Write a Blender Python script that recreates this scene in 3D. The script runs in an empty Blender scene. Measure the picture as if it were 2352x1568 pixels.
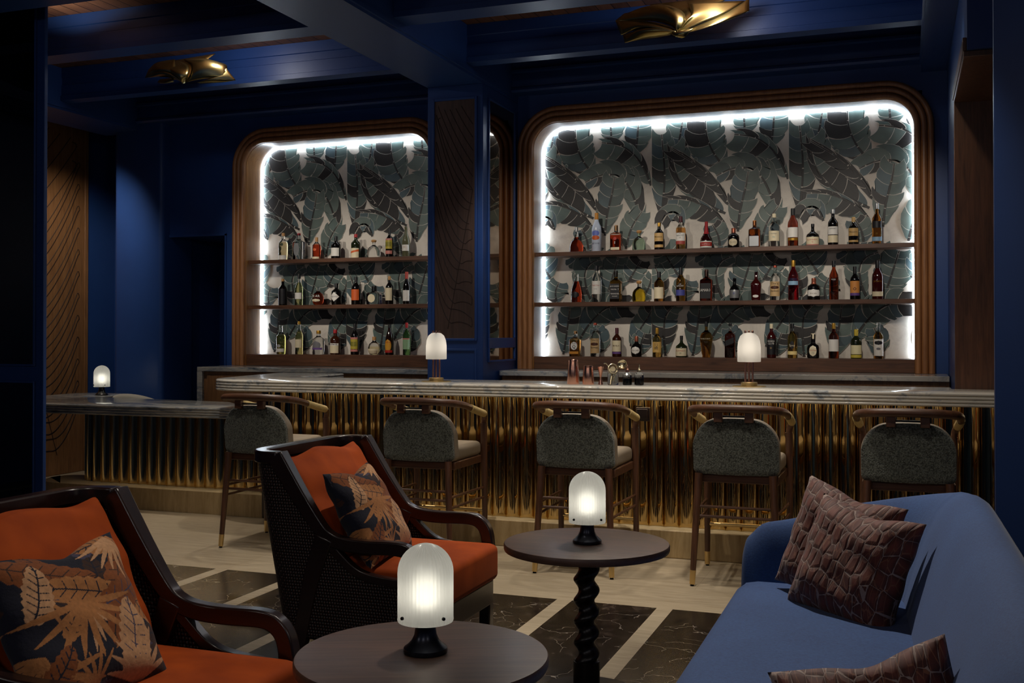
import bpy, bmesh, math, random
import numpy as np
from mathutils import Vector, Matrix
random.seed(7)
PI = math.pi
SC = bpy.context.scene
COL = SC.collection
# ---------------------------------------------------------------- camera, world, exposure
TH, PITCH, FPX = math.radians(20.1), math.radians(0.6), 2468.0
cd = bpy.data.cameras.new('camera'); cam = bpy.data.objects.new('camera', cd); COL.objects.link(cam)
cam.location = (0, 0, 1.42)
cam.rotation_euler = (PI/2 + PITCH, 0, TH)
cd.sensor_width = 36.0; cd.lens = FPX/2352*36.0
cd.shift_y = -(784 - (765 - FPX*math.tan(PITCH)))/2352.0
cd.clip_start = 0.05; cd.clip_end = 60
SC.camera = cam
w = bpy.data.worlds.new('night'); SC.world = w; w.use_nodes = True
w.node_tree.nodes['Background'].inputs[0].default_value = (0.45, 0.6, 1.0, 1)
w.node_tree.nodes['Background'].inputs[1].default_value = 0.004
SC.view_settings.view_transform = 'Standard'
SC.view_settings.look = 'None'
SC.view_settings.exposure = 0.0
SC.view_settings.gamma = 1.0
try:
    c = SC.cycles
    c.use_denoising = True
    c.max_bounces = 8; c.diffuse_bounces = 3; c.glossy_bounces = 4; c.transmission_bounces = 8; c.transparent_max_bounces = 8
    c.caustics_reflective = False; c.caustics_refractive = False
    c.sample_clamp_indirect = 4.0
    c.use_light_tree = True
except Exception:
    pass

def lamp(name, kind, loc, energy, color, aim=None, size=0.05, spot=None, blend=0.5, size_y=None):
    L = bpy.data.lights.new(name, kind); L.energy = energy; L.color = color
    o = bpy.data.objects.new(name, L); COL.objects.link(o); o.location = loc
    if kind == 'SPOT':
        L.spot_size = math.radians(spot); L.spot_blend = blend; L.shadow_soft_size = size
    elif kind == 'POINT':
        L.shadow_soft_size = size
    elif kind == 'AREA':
        L.shape = 'RECTANGLE' if size_y else 'SQUARE'; L.size = size
        if size_y: L.size_y = size_y
    if aim is not None:
        d = Vector(aim) - Vector(loc)
        o.rotation_euler = d.to_track_quat('-Z', 'Y').to_euler()
    return o
WARM = (1.0, 0.80, 0.56); NEUT = (1.0, 0.9, 0.78); COOL = (0.80, 0.90, 1.0)
# ceiling downlights (small recessed spots between the beams), plus one added fill
def spots(name, lst, color=NEUT, size=.04, blend=.7):
    for loc, aim, e, ang in lst: lamp(name, 'SPOT', loc, e, color, aim, size, ang, blend)
spots('spot_floor_bar', [((-1.0, 5.7, 3.66), (-1.0, 5.75, 0), 130, 62), ((-2.5, 5.7, 3.66), (-2.5, 5.75, 0), 130, 62), ((-4.3, 5.9, 3.66), (-4.3, 5.9, 0), 120, 62)])
spots('spot_sofa', [((-1.45, 5.6, 3.66), (0.05, 3.4, .5), 380, 40)])
spots('spot_chairs', [((-1.05, 5.5, 3.66), (-1.95, 4.2, .5), 190, 36), ((-1.1, 3.75, 3.66), (-2.0, 2.5, .5), 130, 36)])
spots('spot_table', [((-1.3, 3.2, 3.66), (-1.17, 2.6, .6), 30, 50)])
spots('spot_counter', [((-2.0, 6.9, 3.64), (-2.0, 6.85, 1.1), 60, 75), ((-0.3, 6.9, 3.64), (-0.3, 6.85, 1.1), 60, 75), ((-4.2, 7.0, 3.64), (-4.4, 7.0, 1.1), 70, 75), ((-6.0, 7.0, 3.64), (-6.2, 7.4, .85), 60, 60)], NEUT, .04, .8)
spots('spot_stools', [((-3.6, 4.7, 3.66), (-3.5, 6.1, .8), 60, 60), ((-1.8, 4.7, 3.66), (-1.8, 6.1, .8), 60, 60), ((-.2, 4.7, 3.66), (-.3, 6.1, .8), 60, 60)])
spots('spot_panel', [((-6.85, 7.6, 3.3), (-8.0, 8.65, 1.5), 75, 84)], NEUT, .04, .8)
spots('spot_pilaster', [((-6.2, 7.0, 3.2), (-7.0, 8.6, 1.2), 8, 60)], COOL)
spots('spot_column', [((-2.6, 6.6, 3.6), (-3.3, 7.8, .9), 40, 50)], COOL)
spots('spot_niche', [((x, 5.85, 3.36), (x, 8.7, 1.85), 120, 42) for x in (-2.5, -1.4, -.35)]+[((x, 5.85, 3.36), (x, 8.7, 1.85), 120, 40) for x in (-5.3, -4.4)], NEUT, .05, .9)
spots('chair_fill', [((-2.2, 1.9, 3.64), (-2.3, 3.9, .5), 24, 60)])  # weak fill added from the camera side to brighten the woven chair
spots('spot_portal', [((0.0, 6.0, 3.4), (.42, 7.13, 1.9), 12, 60)], WARM)
# unseen soft fill points added behind the camera to lift the dark blues
for loc, e in (((-4.2, -.9, 2.7), 26), ((-.9, -1.2, 2.7), 26), ((1.9, -.4, 2.7), 22)):
    lamp('rear_fill', 'POINT', loc, e, (1, .93, .85), None, .16)
# light thrown up by the brass ceiling fixtures
for loc, e in (((-1.15, 6.90, 3.63), 7), ((-4.95, 6.90, 3.63), 6)):
    lamp('fixture_glow', 'POINT', loc, e, (.95, .95, 1), None, .03)
spots('fixture_uplight', [((-5.6, 5.8, 3.50), (-5.6, 5.85, 3.75), 7, 140)], NEUT, .02, .5)

# ---------------------------------------------------------------- mesh helpers
class MB:
    def __init__(s): s.v = []; s.f = []; s.m = []
    def add(s, vs, fs, mi=0):
        n = len(s.v); s.v += [tuple(p) for p in vs]
        for f in fs: s.f.append(tuple(i+n for i in f)); s.m.append(mi)
        return s
    def box(s, x0, x1, y0, y1, z0, z1, mi=0):
        if x0 > x1: x0, x1 = x1, x0
        if y0 > y1: y0, y1 = y1, y0
        if z0 > z1: z0, z1 = z1, z0
        return s.add([(x0,y0,z0),(x1,y0,z0),(x1,y1,z0),(x0,y1,z0),(x0,y0,z1),(x1,y0,z1),(x1,y1,z1),(x0,y1,z1)],
              [(0,3,2,1),(4,5,6,7),(0,1,5,4),(1,2,6,5),(2,3,7,6),(3,0,4,7)], mi)
    def lathe(s, prof, n=32, c=(0,0,0), mi=0, sq=0.0, mfun=None):
        """prof: (r,z) bottom to top; sq>0 squares the section off"""
        rows = []
        vs = []; fs = []
        for r, z in prof:
            if r < 1e-6:
                rows.append([len(vs)]); vs.append((c[0], c[1], c[2]+z))
            else:
                ids = []
                for k in range(n):
                    a = 2*PI*(k+.5)/n; ca, sa = math.cos(a), math.sin(a)
                    q = 1.0
                    if sq:
                        p = 2+sq*8; q = (abs(ca)**p+abs(sa)**p)**(-1/p)
                    ids.append(len(vs)); vs.append((c[0]+r*q*ca, c[1]+r*q*sa, c[2]+z))
                rows.append(ids)
        ms = []
        for i in range(len(rows)-1):
            a, b = rows[i], rows[i+1]
            m = mfun((prof[i][1]+prof[i+1][1])/2) if mfun else mi
            for k in range(n):
                k2 = (k+1) % n
                if len(a) == 1 and len(b) == 1: continue
                if len(a) == 1: fs.append((a[0], b[k2], b[k]))
                elif len(b) == 1: fs.append((a[k], a[k2], b[0]))
                else: fs.append((a[k], a[k2], b[k2], b[k]))
                ms.append(m)
        nb = len(s.v); s.v += vs
        for f, m in zip(fs, ms): s.f.append(tuple(i+nb for i in f)); s.m.append(m)
        return s
    def sweep(s, path, sec, mi=0, closed=False, up=(0,0,1), scale=None, cap=True):
        """sweep a closed 2-D section (side, up) along a path"""
        P = [Vector(p) for p in path]; n = len(P); k = len(sec); vs = []
        U0 = Vector(up)
        for i, p in enumerate(P):
            if closed: t = (P[(i+1) % n]-P[i-1])
            else: t = P[min(i+1, n-1)]-P[max(i-1, 0)]
            t.normalize()
            side = t.cross(U0)
            if side.length < 1e-4: side = t.cross(Vector((1,0,0)))
            side.normalize(); u = side.cross(t)
            # mitre so that the section keeps its width in bends
            sc = scale[i] if scale else 1.0
            for a, b in sec: vs.append(p+side*(a*sc)+u*(b*sc))
        fs = []
        m = n if closed else n-1
        for i in range(m):
            for j in range(k):
                a = i*k+j; b = i*k+(j+1) % k; c2 = ((i+1) % n)*k+(j+1) % k; d = ((i+1) % n)*k+j
                fs.append((a, b, c2, d))
        if not closed and cap:
            fs.append(tuple(range(k-1, -1, -1))); fs.append(tuple((n-1)*k+j for j in range(k)))
        return s.add(vs, fs, mi)
    def tube(s, path, r, n=12, mi=0, closed=False, up=(0,0,1)):
        P = [Vector(p) for p in path]
        rr = r if isinstance(r, (list, tuple)) else [r]*len(P)
        sec = [(math.cos(-2*PI*k/n), math.sin(-2*PI*k/n)) for k in range(n)]
        return s.sweep(P, sec, mi, closed, up, rr)
    def prism(s, poly, z0, z1, mi=0):
        n = len(poly)
        ar = sum(poly[i][0]*poly[(i+1) % n][1]-poly[(i+1) % n][0]*poly[i][1] for i in range(n))
        if ar < 0: poly = poly[::-1]
        vs = [(x, y, z0) for x, y in poly]+[(x, y, z1) for x, y in poly]
        fs = [tuple(range(n-1, -1, -1)), tuple(range(n, 2*n))]
        fs += [(i, (i+1) % n, n+(i+1) % n, n+i) for i in range(n)]
        return s.add(vs, fs, mi)
    def xf(s, M, start=0):
        s.v[start:] = [tuple(M @ Vector(p)) for p in s.v[start:]]
        return s
    def build(s, name, mats, parent=None, bevel=0, seg=2, ang=32, sub=0, kind=None, label=None):
        me = bpy.data.meshes.new(name)
        me.from_pydata(s.v, [], s.f)
        if not isinstance(mats, (list, tuple)): mats = [mats]
        for m in mats: me.materials.append(m)
        me.polygons.foreach_set('material_index', s.m)
        me.polygons.foreach_set('use_smooth', [True]*len(s.f))
        me.validate(); me.update()
        try: me.set_sharp_from_angle(angle=math.radians(ang))
        except Exception: pass
        o = bpy.data.objects.new(name, me); COL.objects.link(o)
        if parent is not None: o.parent = parent
        if bevel:
            b = o.modifiers.new('Bevel', 'BEVEL'); b.width = bevel; b.segments = seg; b.limit_method = 'ANGLE'; b.angle_limit = math.radians(40)
        if sub:
            b = o.modifiers.new('Subdivision', 'SUBSURF'); b.levels = sub; b.render_levels = sub
        if kind: o['kind'] = kind
        if label: o['label'] = label
        return o
def thing(name, label, cat, loc=(0,0,0), rz=0, group=None):
    o = bpy.data.objects.new(name, None); COL.objects.link(o); o.location = loc; o.rotation_euler = (0,0,rz)
    o.empty_display_size = .05
    o['label'] = label; o['category'] = cat
    if group: o['group'] = group
    return o
def tag(o, label, cat, group=None):
    o['label'] = label; o['category'] = cat
    if group: o['group'] = group
    return o
def dup(root, loc, rz, label=None, group=None):
    r = root.copy(); COL.objects.link(r); r.location = loc; r.rotation_euler = (0,0,rz)
    if label: r['label'] = label
    if group: r['group'] = group
    for ch in list(root.children):
        c2 = ch.copy(); COL.objects.link(c2); c2.parent = r
        for g in list(ch.children):
            d = g.copy(); COL.objects.link(d); d.parent = c2
    return r
def spline(pts, n=8, closed=False):
    """Catmull-Rom through the points"""
    P = [Vector(p) for p in pts]; out = []; m = len(P)
    for i in range(m if closed else m-1):
        if closed: p0, p1, p2, p3 = P[i-1], P[i], P[(i+1) % m], P[(i+2) % m]
        else: p0, p1, p2, p3 = P[max(i-1, 0)], P[i], P[i+1], P[min(i+2, m-1)]
        for k in range(n):
            t = k/n
            out.append(.5*((2*p1)+(p2-p0)*t+(2*p0-5*p1+4*p2-p3)*t*t+(3*p1-p0-3*p2+p3)*t*t*t))
    if not closed: out.append(P[-1])
    return out
def rrect(x0, x1, y0, y1, r, n=6, rs=None):
    rs = rs or [r]*4; out = []
    for (cx, cy, a0, q) in ((x1-rs[0], y1-rs[0], 0, rs[0]), (x0+rs[1], y1-rs[1], 90, rs[1]), (x0+rs[2], y0+rs[2], 180, rs[2]), (x1-rs[3], y0+rs[3], 270, rs[3])):
        if q <= 0: out.append((cx, cy)); continue
        for k in range(n+1):
            a = math.radians(a0+90*k/n); out.append((cx+q*math.cos(a), cy+q*math.sin(a)))
    return out

# ---------------------------------------------------------------- materials
MAT = {}
def srgb(h):
    h = h.lstrip('#'); c3 = [int(h[i:i+2], 16)/255 for i in (0,2,4)]
    return tuple(x/12.92 if x <= .04045 else ((x+.055)/1.055)**2.4 for x in c3)+(1,)
class NT:
    def __init__(s, name):
        s.m = bpy.data.materials.new(name); s.m.use_nodes = True; s.t = s.m.node_tree
        s.b = s.t.nodes['Principled BSDF']; s.out = s.t.nodes['Material Output']
    def n(s, typ, **kw):
        q = s.t.nodes.new(typ)
        for k, v in kw.items():
            if k.startswith('i_'):
                key = k[2:]; key = int(key) if key.isdigit() else key.replace('_', ' ')
                q.inputs[key].default_value = v
            else: setattr(q, k, v)
        return q
    def l(s, a, b): s.t.links.new(a, b)
    def math(s, op, a, b=None):
        q = s.n('ShaderNodeMath', operation=op)
        for i, x in enumerate((a, b)):
            if x is None: continue
            if isinstance(x, (int, float)): q.inputs[i].default_value = x
            else: s.l(x, q.inputs[i])
        return q.outputs[0]
    def coord(s, scale=(1,1,1), kind='Object', rot=(0,0,0)):
        tc = s.n('ShaderNodeTexCoord'); mp = s.n('ShaderNodeMapping'); s.l(tc.outputs[kind], mp.inputs[0])
        mp.inputs['Scale'].default_value = scale; mp.inputs['Rotation'].default_value = rot
        return mp.outputs[0]
    def ramp(s, fac, stops):
        r = s.n('ShaderNodeValToRGB'); e = r.color_ramp.elements
        while len(e) < len(stops): e.new(.5)
        for el, (p, c4) in zip(e, stops): el.position = p; el.color = c4 if len(c4) == 4 else tuple(c4)+(1,)
        s.l(fac, r.inputs[0]); return r.outputs[0]
    def noise(s, vec, scale=5, detail=4, rough=.5, dist=0):
        q = s.n('ShaderNodeTexNoise'); q.inputs['Scale'].default_value = scale; q.inputs['Detail'].default_value = detail
        q.inputs['Roughness'].default_value = rough; q.inputs['Distortion'].default_value = dist
        if vec is not None: s.l(vec, q.inputs['Vector'])
        return q.outputs[0]
    def bump(s, h, strength=.3, dist=.01):
        q = s.n('ShaderNodeBump'); q.inputs['Strength'].default_value = strength; q.inputs['Distance'].default_value = dist
        s.l(h, q.inputs['Height']); s.l(q.outputs[0], s.b.inputs['Normal']); return q
    def set(s, **kw):
        for k, v in kw.items():
            key = k.replace('_', ' ')
            s.b.inputs[key].default_value = v
        return s
def plain(name, col, rough=.5, metal=0.0, var=.12, scale=8, bump=0, bscale=60, **kw):
    """solid colour with a little mottling"""
    t = NT(name); c4 = srgb(col) if isinstance(col, str) else tuple(col)+(1,)
    v = t.coord()
    f = t.noise(v, scale, 3)
    d = tuple(x*(1-var) for x in c4[:3])+(1,); e = tuple(min(1, x*(1+var)) for x in c4[:3])+(1,)
    t.l(t.ramp(f, [(.3, d), (.7, e)]), t.b.inputs['Base Color'])
    t.set(Roughness=rough, Metallic=metal, **kw)
    if bump: t.bump(t.noise(v, bscale, 2), bump, .005)
    MAT[name] = t.m; return t.m
def wood(name, c1, c2, axis='z', rough=.45, sc=1.0, coat=0.0, bump=.15):
    t = NT(name); s1 = {'x': (1.2, 14, 14), 'y': (14, 1.2, 14), 'z': (14, 14, 1.2)}[axis]
    v = t.coord(tuple(q*sc for q in s1))
    f = t.noise(v, 2.2, 5, .6, 1.2)
    v2 = t.coord(tuple(q*sc*(6 if q > 5 else 1) for q in s1)); g = t.noise(v2, 3, 3, .6)
    mix = t.math('ADD', t.math('MULTIPLY', f, .7), t.math('MULTIPLY', g, .3))
    t.l(t.ramp(mix, [(.32, srgb(c1)), (.66, srgb(c2))]), t.b.inputs['Base Color'])
    t.set(Roughness=rough); t.b.inputs['Coat Weight'].default_value = coat; t.b.inputs['Coat Roughness'].default_value = .2
    t.bump(mix, bump, .004)
    MAT[name] = t.m; return t.m
def marble(name, base, mid, vein, scale=2.2, rough=.12, stretch=(1,1,1), amount=(.44,.56), rot=(0,0,.5)):
    t = NT(name); v = t.coord(stretch, rot=rot)
    a = t.noise(v, scale, 6, .62, 1.6)
    b2 = t.noise(v, scale*3.1, 6, .7, 2.2)
    e = t.math('ADD', t.math('MULTIPLY', a, .62), t.math('MULTIPLY', b2, .38))
    t.l(t.ramp(e, [(amount[0]-.12, srgb(vein)), (amount[0], srgb(mid)), (amount[1], srgb(base)), (1, srgb(base))]), t.b.inputs['Base Color'])
    t.set(Roughness=rough)
    MAT[name] = t.m; return t.m
def emit(name, col, strength):
    t = NT(name); c4 = tuple(col)+(1,)
    t.set(Base_Color=(0,0,0,1)); t.b.inputs['Emission Color'].default_value = c4; t.b.inputs['Emission Strength'].default_value = strength
    MAT[name] = t.m; return t.m
def glass(name, col, rough=.02, ior=1.42, trans=1.0):
    t = NT(name); c4 = srgb(col) if isinstance(col, str) else tuple(col)+(1,)
    f = t.noise(t.coord(), 12, 2)
    t.l(t.ramp(f, [(.2, tuple(x*.9 for x in c4[:3])+(1,)), (.8, c4)]), t.b.inputs['Base Color'])
    t.set(Roughness=rough, IOR=ior); t.b.inputs['Transmission Weight'].default_value = trans
    MAT[name] = t.m; return t.m

BLUE = plain('blue_paint', '#24447f', .42, 0, .06, 3, .05, 90)
OAK = wood('oak', '#6d4a2e', '#9c7048', 'z', .42)
FRAMEW = wood('frame_oak', '#7c5030', '#a87448', 'z', .4, coat=.1)
OAKX = wood('oak_long', '#6e4526', '#a2703f', 'x', .42)
WALNUT = wood('walnut_x', '#3e2719', '#6b4630', 'x', .4)
WALZ = wood('walnut_z', '#3a2417', '#6a4530', 'z', .38, coat=.2)
DARKW = wood('dark_wood', '#160c0a', '#2a1713', 'x', .3, coat=.35, bump=.05)
PLANK = wood('ceiling_wood', '#6b4632', '#8a6046', 'y', .6)
TABLEW = wood('table_wood', '#43302a', '#64493a', 'x', .45, coat=.05)
PEDW = plain('pedestal_wood', '#0e0908', .35, 0, .2, 20)
MARB = marble('arabescato', '#d2ccc0', '#a8aaab', '#46535c', 3.4, .1, (1, 1, 1.6), (.43, .49))
MARBS = marble('silver_marble', '#b3aea3', '#7f8488', '#2c3237', 3.0, .12, (.5, 1.2, 2.2), (.46, .56))
BRASS = NT('polished_brass')
BRASS.set(Metallic=1.0, Roughness=.1); BRASS.b.inputs['Base Color'].default_value = (.62, .44, .19, 1)
BRASS.l(BRASS.ramp(BRASS.noise(BRASS.coord((3, 3, 3)), 2, 2), [(.3, (.05,)*3+(1,)), (.75, (.08,)*3+(1,))]), BRASS.b.inputs['Roughness']); BRASS = BRASS.m
BRASSD = plain('aged_brass', (.36, .29, .11), .28, 1.0, .25, 5, .1, 12)
BRASSS = plain('satin_brass', (.8, .58, .26), .3, 1.0, .05)
COPPER = plain('copper', (.8, .42, .3), .22, 1.0, .05)
PLINTH = marble('travertine_plinth', '#b39a6f', '#9c8257', '#7d663f', 1.5, .45, (9, 9, 1.0), (.4, .58))
PLINTHT = plain('travertine_top', '#c9b48d', .4, 0, .08, 9)
MIRROR = plain('dark_mirror', (.10, .10, .10), .03, 1.0, .1)
MIRRORB = plain('bronze_mirror', (.34, .27, .2), .04, 1.0, .1)
BLACKM = plain('black_metal', '#121216', .38, .6, .1)
BLACKS = plain('black_void', '#040406', .8)
# ---------------------------------------------------------------- special materials
def plank_mat():
    t = NT('plank_ceiling'); tc = t.n('ShaderNodeTexCoord'); sp = t.n('ShaderNodeSeparateXYZ'); t.l(tc.outputs['Object'], sp.inputs[0])
    u = t.math('DIVIDE', sp.outputs[0], .115); fr = t.math('FRACT', u); fl = t.math('FLOOR', u)
    g = t.math('LESS_THAN', fr, .06)
    wn = t.n('ShaderNodeTexWhiteNoise', noise_dimensions='1D'); t.l(fl, wn.inputs['W'])
    f = t.noise(t.coord((14, 1.2, 14)), 2.5, 5, .6, 1)
    mix = t.math('ADD', t.math('MULTIPLY', f, .7), t.math('MULTIPLY', wn.outputs[0], .3))
    col = t.ramp(mix, [(.25, srgb('#5a3a29')), (.75, srgb('#8a6046'))])
    mx = t.n('ShaderNodeMix', data_type='RGBA'); t.l(g, mx.inputs[0]); t.l(col, mx.inputs[6]); mx.inputs[7].default_value = srgb('#120b07')
    t.l(mx.outputs[2], t.b.inputs['Base Color']); t.set(Roughness=.6)
    t.bump(t.math('SUBTRACT', 1.0, g), .5, .01); return t.m
PLANKC = plank_mat()
def travertine():
    t = NT('travertine_floor'); v = t.coord((1, 1, 1)); br = t.n('ShaderNodeTexBrick'); t.l(v, br.inputs['Vector'])
    br.offset = .5; br.inputs['Scale'].default_value = 1.0; br.inputs['Mortar Size'].default_value = .0016; br.inputs['Brick Width'].default_value = 1.1; br.inputs['Row Height'].default_value = .54
    br.inputs['Color1'].default_value = (.35, .35, .35, 1); br.inputs['Color2'].default_value = (.65, .65, .65, 1); br.inputs['Mortar'].default_value = (0, 0, 0, 1)
    f = t.noise(t.coord((1.2, 9, 1)), 3.5, 6, .65, .8)
    bw = t.n('ShaderNodeRGBToBW'); t.l(br.outputs['Color'], bw.inputs[0])
    mix = t.math('ADD', t.math('MULTIPLY', f, .75), t.math('MULTIPLY', bw.outputs[0], .3))
    t.l(t.ramp(mix, [(.2, srgb('#6d5f4a')), (.4, srgb('#9d8d74')), (.75, srgb('#bcae95'))]), t.b.inputs['Base Color'])
    t.set(Roughness=.42); return t.m
TRAV = travertine()
def darkmarble():
    t = NT('emperador_floor'); v = t.coord((1, 1, 1))
    nz = t.n('ShaderNodeTexNoise'); nz.inputs['Scale'].default_value = 2.2; nz.inputs['Detail'].default_value = 5; t.l(v, nz.inputs['Vector'])
    ad = t.n('ShaderNodeVectorMath', operation='MULTIPLY_ADD'); t.l(nz.outputs['Color'], ad.inputs[0]); ad.inputs[1].default_value = (.55,)*3; t.l(v, ad.inputs[2])
    vo = t.n('ShaderNodeTexVoronoi', feature='DISTANCE_TO_EDGE'); vo.inputs['Scale'].default_value = 5.5; t.l(ad.outputs[0], vo.inputs['Vector'])
    e = t.math('LESS_THAN', vo.outputs['Distance'], .006)
    vein = t.math('MULTIPLY', e, t.math('GREATER_THAN', t.noise(v, 4, 3), .5))
    f = t.noise(v, 9, 6, .7, 1.5)
    col = t.ramp(f, [(.38, srgb('#0d0a09')), (.58, srgb('#241d19')), (.74, srgb('#5a4e44'))])
    mx = t.n('ShaderNodeMix', data_type='RGBA'); t.l(vein, mx.inputs[0]); t.l(col, mx.inputs[6]); mx.inputs[7].default_value = srgb('#8c8378')
    t.l(mx.outputs[2], t.b.inputs['Base Color']); t.set(Roughness=.24); return t.m
EMPER = darkmarble()
LEDC = emit('led_cool', (.76, .88, 1.0), 19)
LEDW = emit('led_warm', (1, .82, .58), 15)
LEDS = emit('led_shelf', (1, .9, .74), 8)

# ---------------------------------------------------------------- room shell
XS0, XS1 = -8.05, 3.2
fl = MB()
xs = [XS0]; st = []
for k in range(-12, 9):
    a = -1.17+.54*k-.0415
    if a > XS0 and a+.083 < XS1: st.append((a, a+.083))
fl.add([(XS0, 5.49, 0), (XS1, 5.49, 0), (XS1, 10.5, 0), (XS0, 10.5, 0)], [(0,1,2,3)], 0)
cur = XS0
for a, b_ in st:
    fl.add([(cur, -2, 0), (a, -2, 0), (a, 5.49, 0), (cur, 5.49, 0)], [(0,1,2,3)], 1)
    fl.add([(a, -2, 0), (b_, -2, 0), (b_, 5.49, 0), (a, 5.49, 0)], [(0,1,2,3)], 0)
    cur = b_
fl.add([(cur, -2, 0), (XS1, -2, 0), (XS1, 5.49, 0), (cur, 5.49, 0)], [(0,1,2,3)], 1)
fl.build('floor', [TRAV, EMPER], kind='structure')
MB().box(XS0, XS1, -2, 10.5, 3.75, 3.85).build('ceiling', PLANKC, kind='structure')
NR = (-2.945, .066, 1.12, 3.185); NL = (-5.79, -3.90, 1.12, 3.185)   # niche openings x0 x1 z0 z1
YW = 8.62
wb = MB()
wb.box(-6.76, -6.73, YW, YW+.3, 0, 3.75).box(-6.73, -6.035, YW, YW+.3, 2.357, 3.75)
def niche_wall(x0, x1, n):
    wb.box(x0, n[0]-.06, YW, YW+.3, 0, 3.75); wb.box(n[1]+.06, x1, YW, YW+.3, 0, 3.75)
    wb.box(n[0]-.06, n[1]+.06, YW, YW+.3, n[3]+.06, 3.75); wb.box(n[0]-.06, n[1]+.06, YW, YW+.3, 0, n[2]-.02)
niche_wall(-6.035, -3.4, NL); niche_wall(-3.4, .30, NR)
wb.build('wall_back', BLUE, kind='structure')
MB().box(XS0, XS1, 10.3, 10.5, 0, 3.75).build('wall_far', BLUE, kind='structure')
MB().box(-8.2, -8.0, -2, 10.5, 0, 3.75).build('wall_left', BLUE, kind='structure')
MB().box(XS0, XS1, -2.1, -2, 0, 3.75).build('wall_front', BLUE, kind='structure')
MB().box(XS1, XS1+.1, -2, 10.5, 0, 3.75).build('wall_east', BLUE, kind='structure')
wr = MB().box(.30, .51, 7.13, 8.92, 0, 3.75).box(.30, .51, 5.9, 7.13, 2.86, 3.75)
wr.build('wall_right', BLUE, kind='structure')
# oak lining of the opening in the right wall
op = thing('wall_opening', 'oak lined opening in the blue wall at the end of the bar', 'opening', (.405, 7.13, 0))
MB().box(-.12, .12, -.03, 0, 0, 2.86).build('jamb_lining', WALZ, op, .004)
MB().box(-.12, .12, -1.2, 0, 2.83, 2.86).build('head_lining', WALZ, op, .004)
MB().box(-.125, -.105, -1.2, .05, 2.86, 2.93).build('head_trim', WALZ, op, .004)
# door recess
d1 = MB().box(-6.76, -6.0, 9.5, 9.55, 0, 2.4); d1.box(-6.76, -6.73, YW+.3, 9.5, 0, 2.4).box(-6.035, -6.0, YW+.3, 9.5, 0, 2.4).box(-6.76, -6.0, YW+.3, 9.5, 2.36, 2.4)
d1.build('door_1', BLUE, kind='structure')
MB().box(-6.045, -6.03, YW-.015, YW+.3, 0, 2.36).box(-6.74, -6.03, YW-.015, YW+.02, 2.345, 2.37).build('trim_1', BLUE, kind='structure')
# cornice along the back wall
for i, (a, b_) in enumerate(((-6.95, -3.58), (-3.10, .12))):
    cm = MB(); sec = [(8.62, 3.44), (8.46, 3.44), (8.44, 3.455), (8.45, 3.475), (8.475, 3.49), (8.475, 3.60), (8.455, 3.61), (8.455, 3.63), (8.475, 3.64), (8.475, 3.75), (8.62, 3.75)]
    n_ = len(sec)
    cm.add([(a, y, z) for y, z in sec]+[(b_, y, z) for y, z in sec], [tuple(range(n_-1, -1, -1)), tuple(range(n_, 2*n_))]+[(k, (k+1) % n_, n_+(k+1) % n_, n_+k) for k in range(n_)])
    cm.build(f'trim_{i+2}', BLUE, kind='structure')
# beams
def beam_x(x0, x1, y0, y1, nm):
    m = MB(); z0 = 3.46
    sec = [(y0, z0), (y1, z0), (y1, 3.749), (y0-.0, 3.749), (y0, 3.665), (y0+.008, 3.66), (y0+.008, 3.60), (y0, 3.595), (y0, 3.505), (y0-.012, 3.50), (y0-.012, z0)]
    n_ = len(sec)
    m.add([(x0, y, z) for y, z in sec]+[(x1, y, z) for y, z in sec], [tuple(range(n_)), tuple(range(2*n_-1, n_-1, -1))]+[(k, n_+k, n_+(k+1) % n_, (k+1) % n_) for k in range(n_)])
    return m.build(nm, BLUE, kind='structure')
ti = 4
for (y0, y1) in ((7.48, 7.6), (6.25, 6.44), (5.1, 5.29), (3.95, 4.14), (2.8, 2.99), (1.6, 1.8)):
    beam_x(-6.95, -3.58, y0, y1, f'trim_{ti}'); beam_x(-3.10, .12, y0, y1, f'trim_{ti+1}'); ti += 2
for (x0, x1) in ((-3.58, -3.10), (.12, .30), (-7.45, -6.95)):
    m = MB().box(x0, x1, -1.9, 8.62, 3.38, 3.749)
    m.box(x0-.015, x0, -1.9, 8.44, 3.40, 3.43).box(x1, x1+.015, -1.9, 8.44, 3.40, 3.43)
    m.build(f'trim_{ti}', BLUE, kind='structure'); ti += 1
# pilaster beside the door
pm = MB(); pm.prism(rrect(-7.25, -6.68, 8.5, 9.0, .05, 6), 0, 3.75)
p_ = pm.build('wall_pilaster', BLUE, kind='structure')
MB().box(-8.0, -7.25, 9.4, 9.5, 0, 3.75).build('wall_corridor', BLUE, kind='structure')

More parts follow.
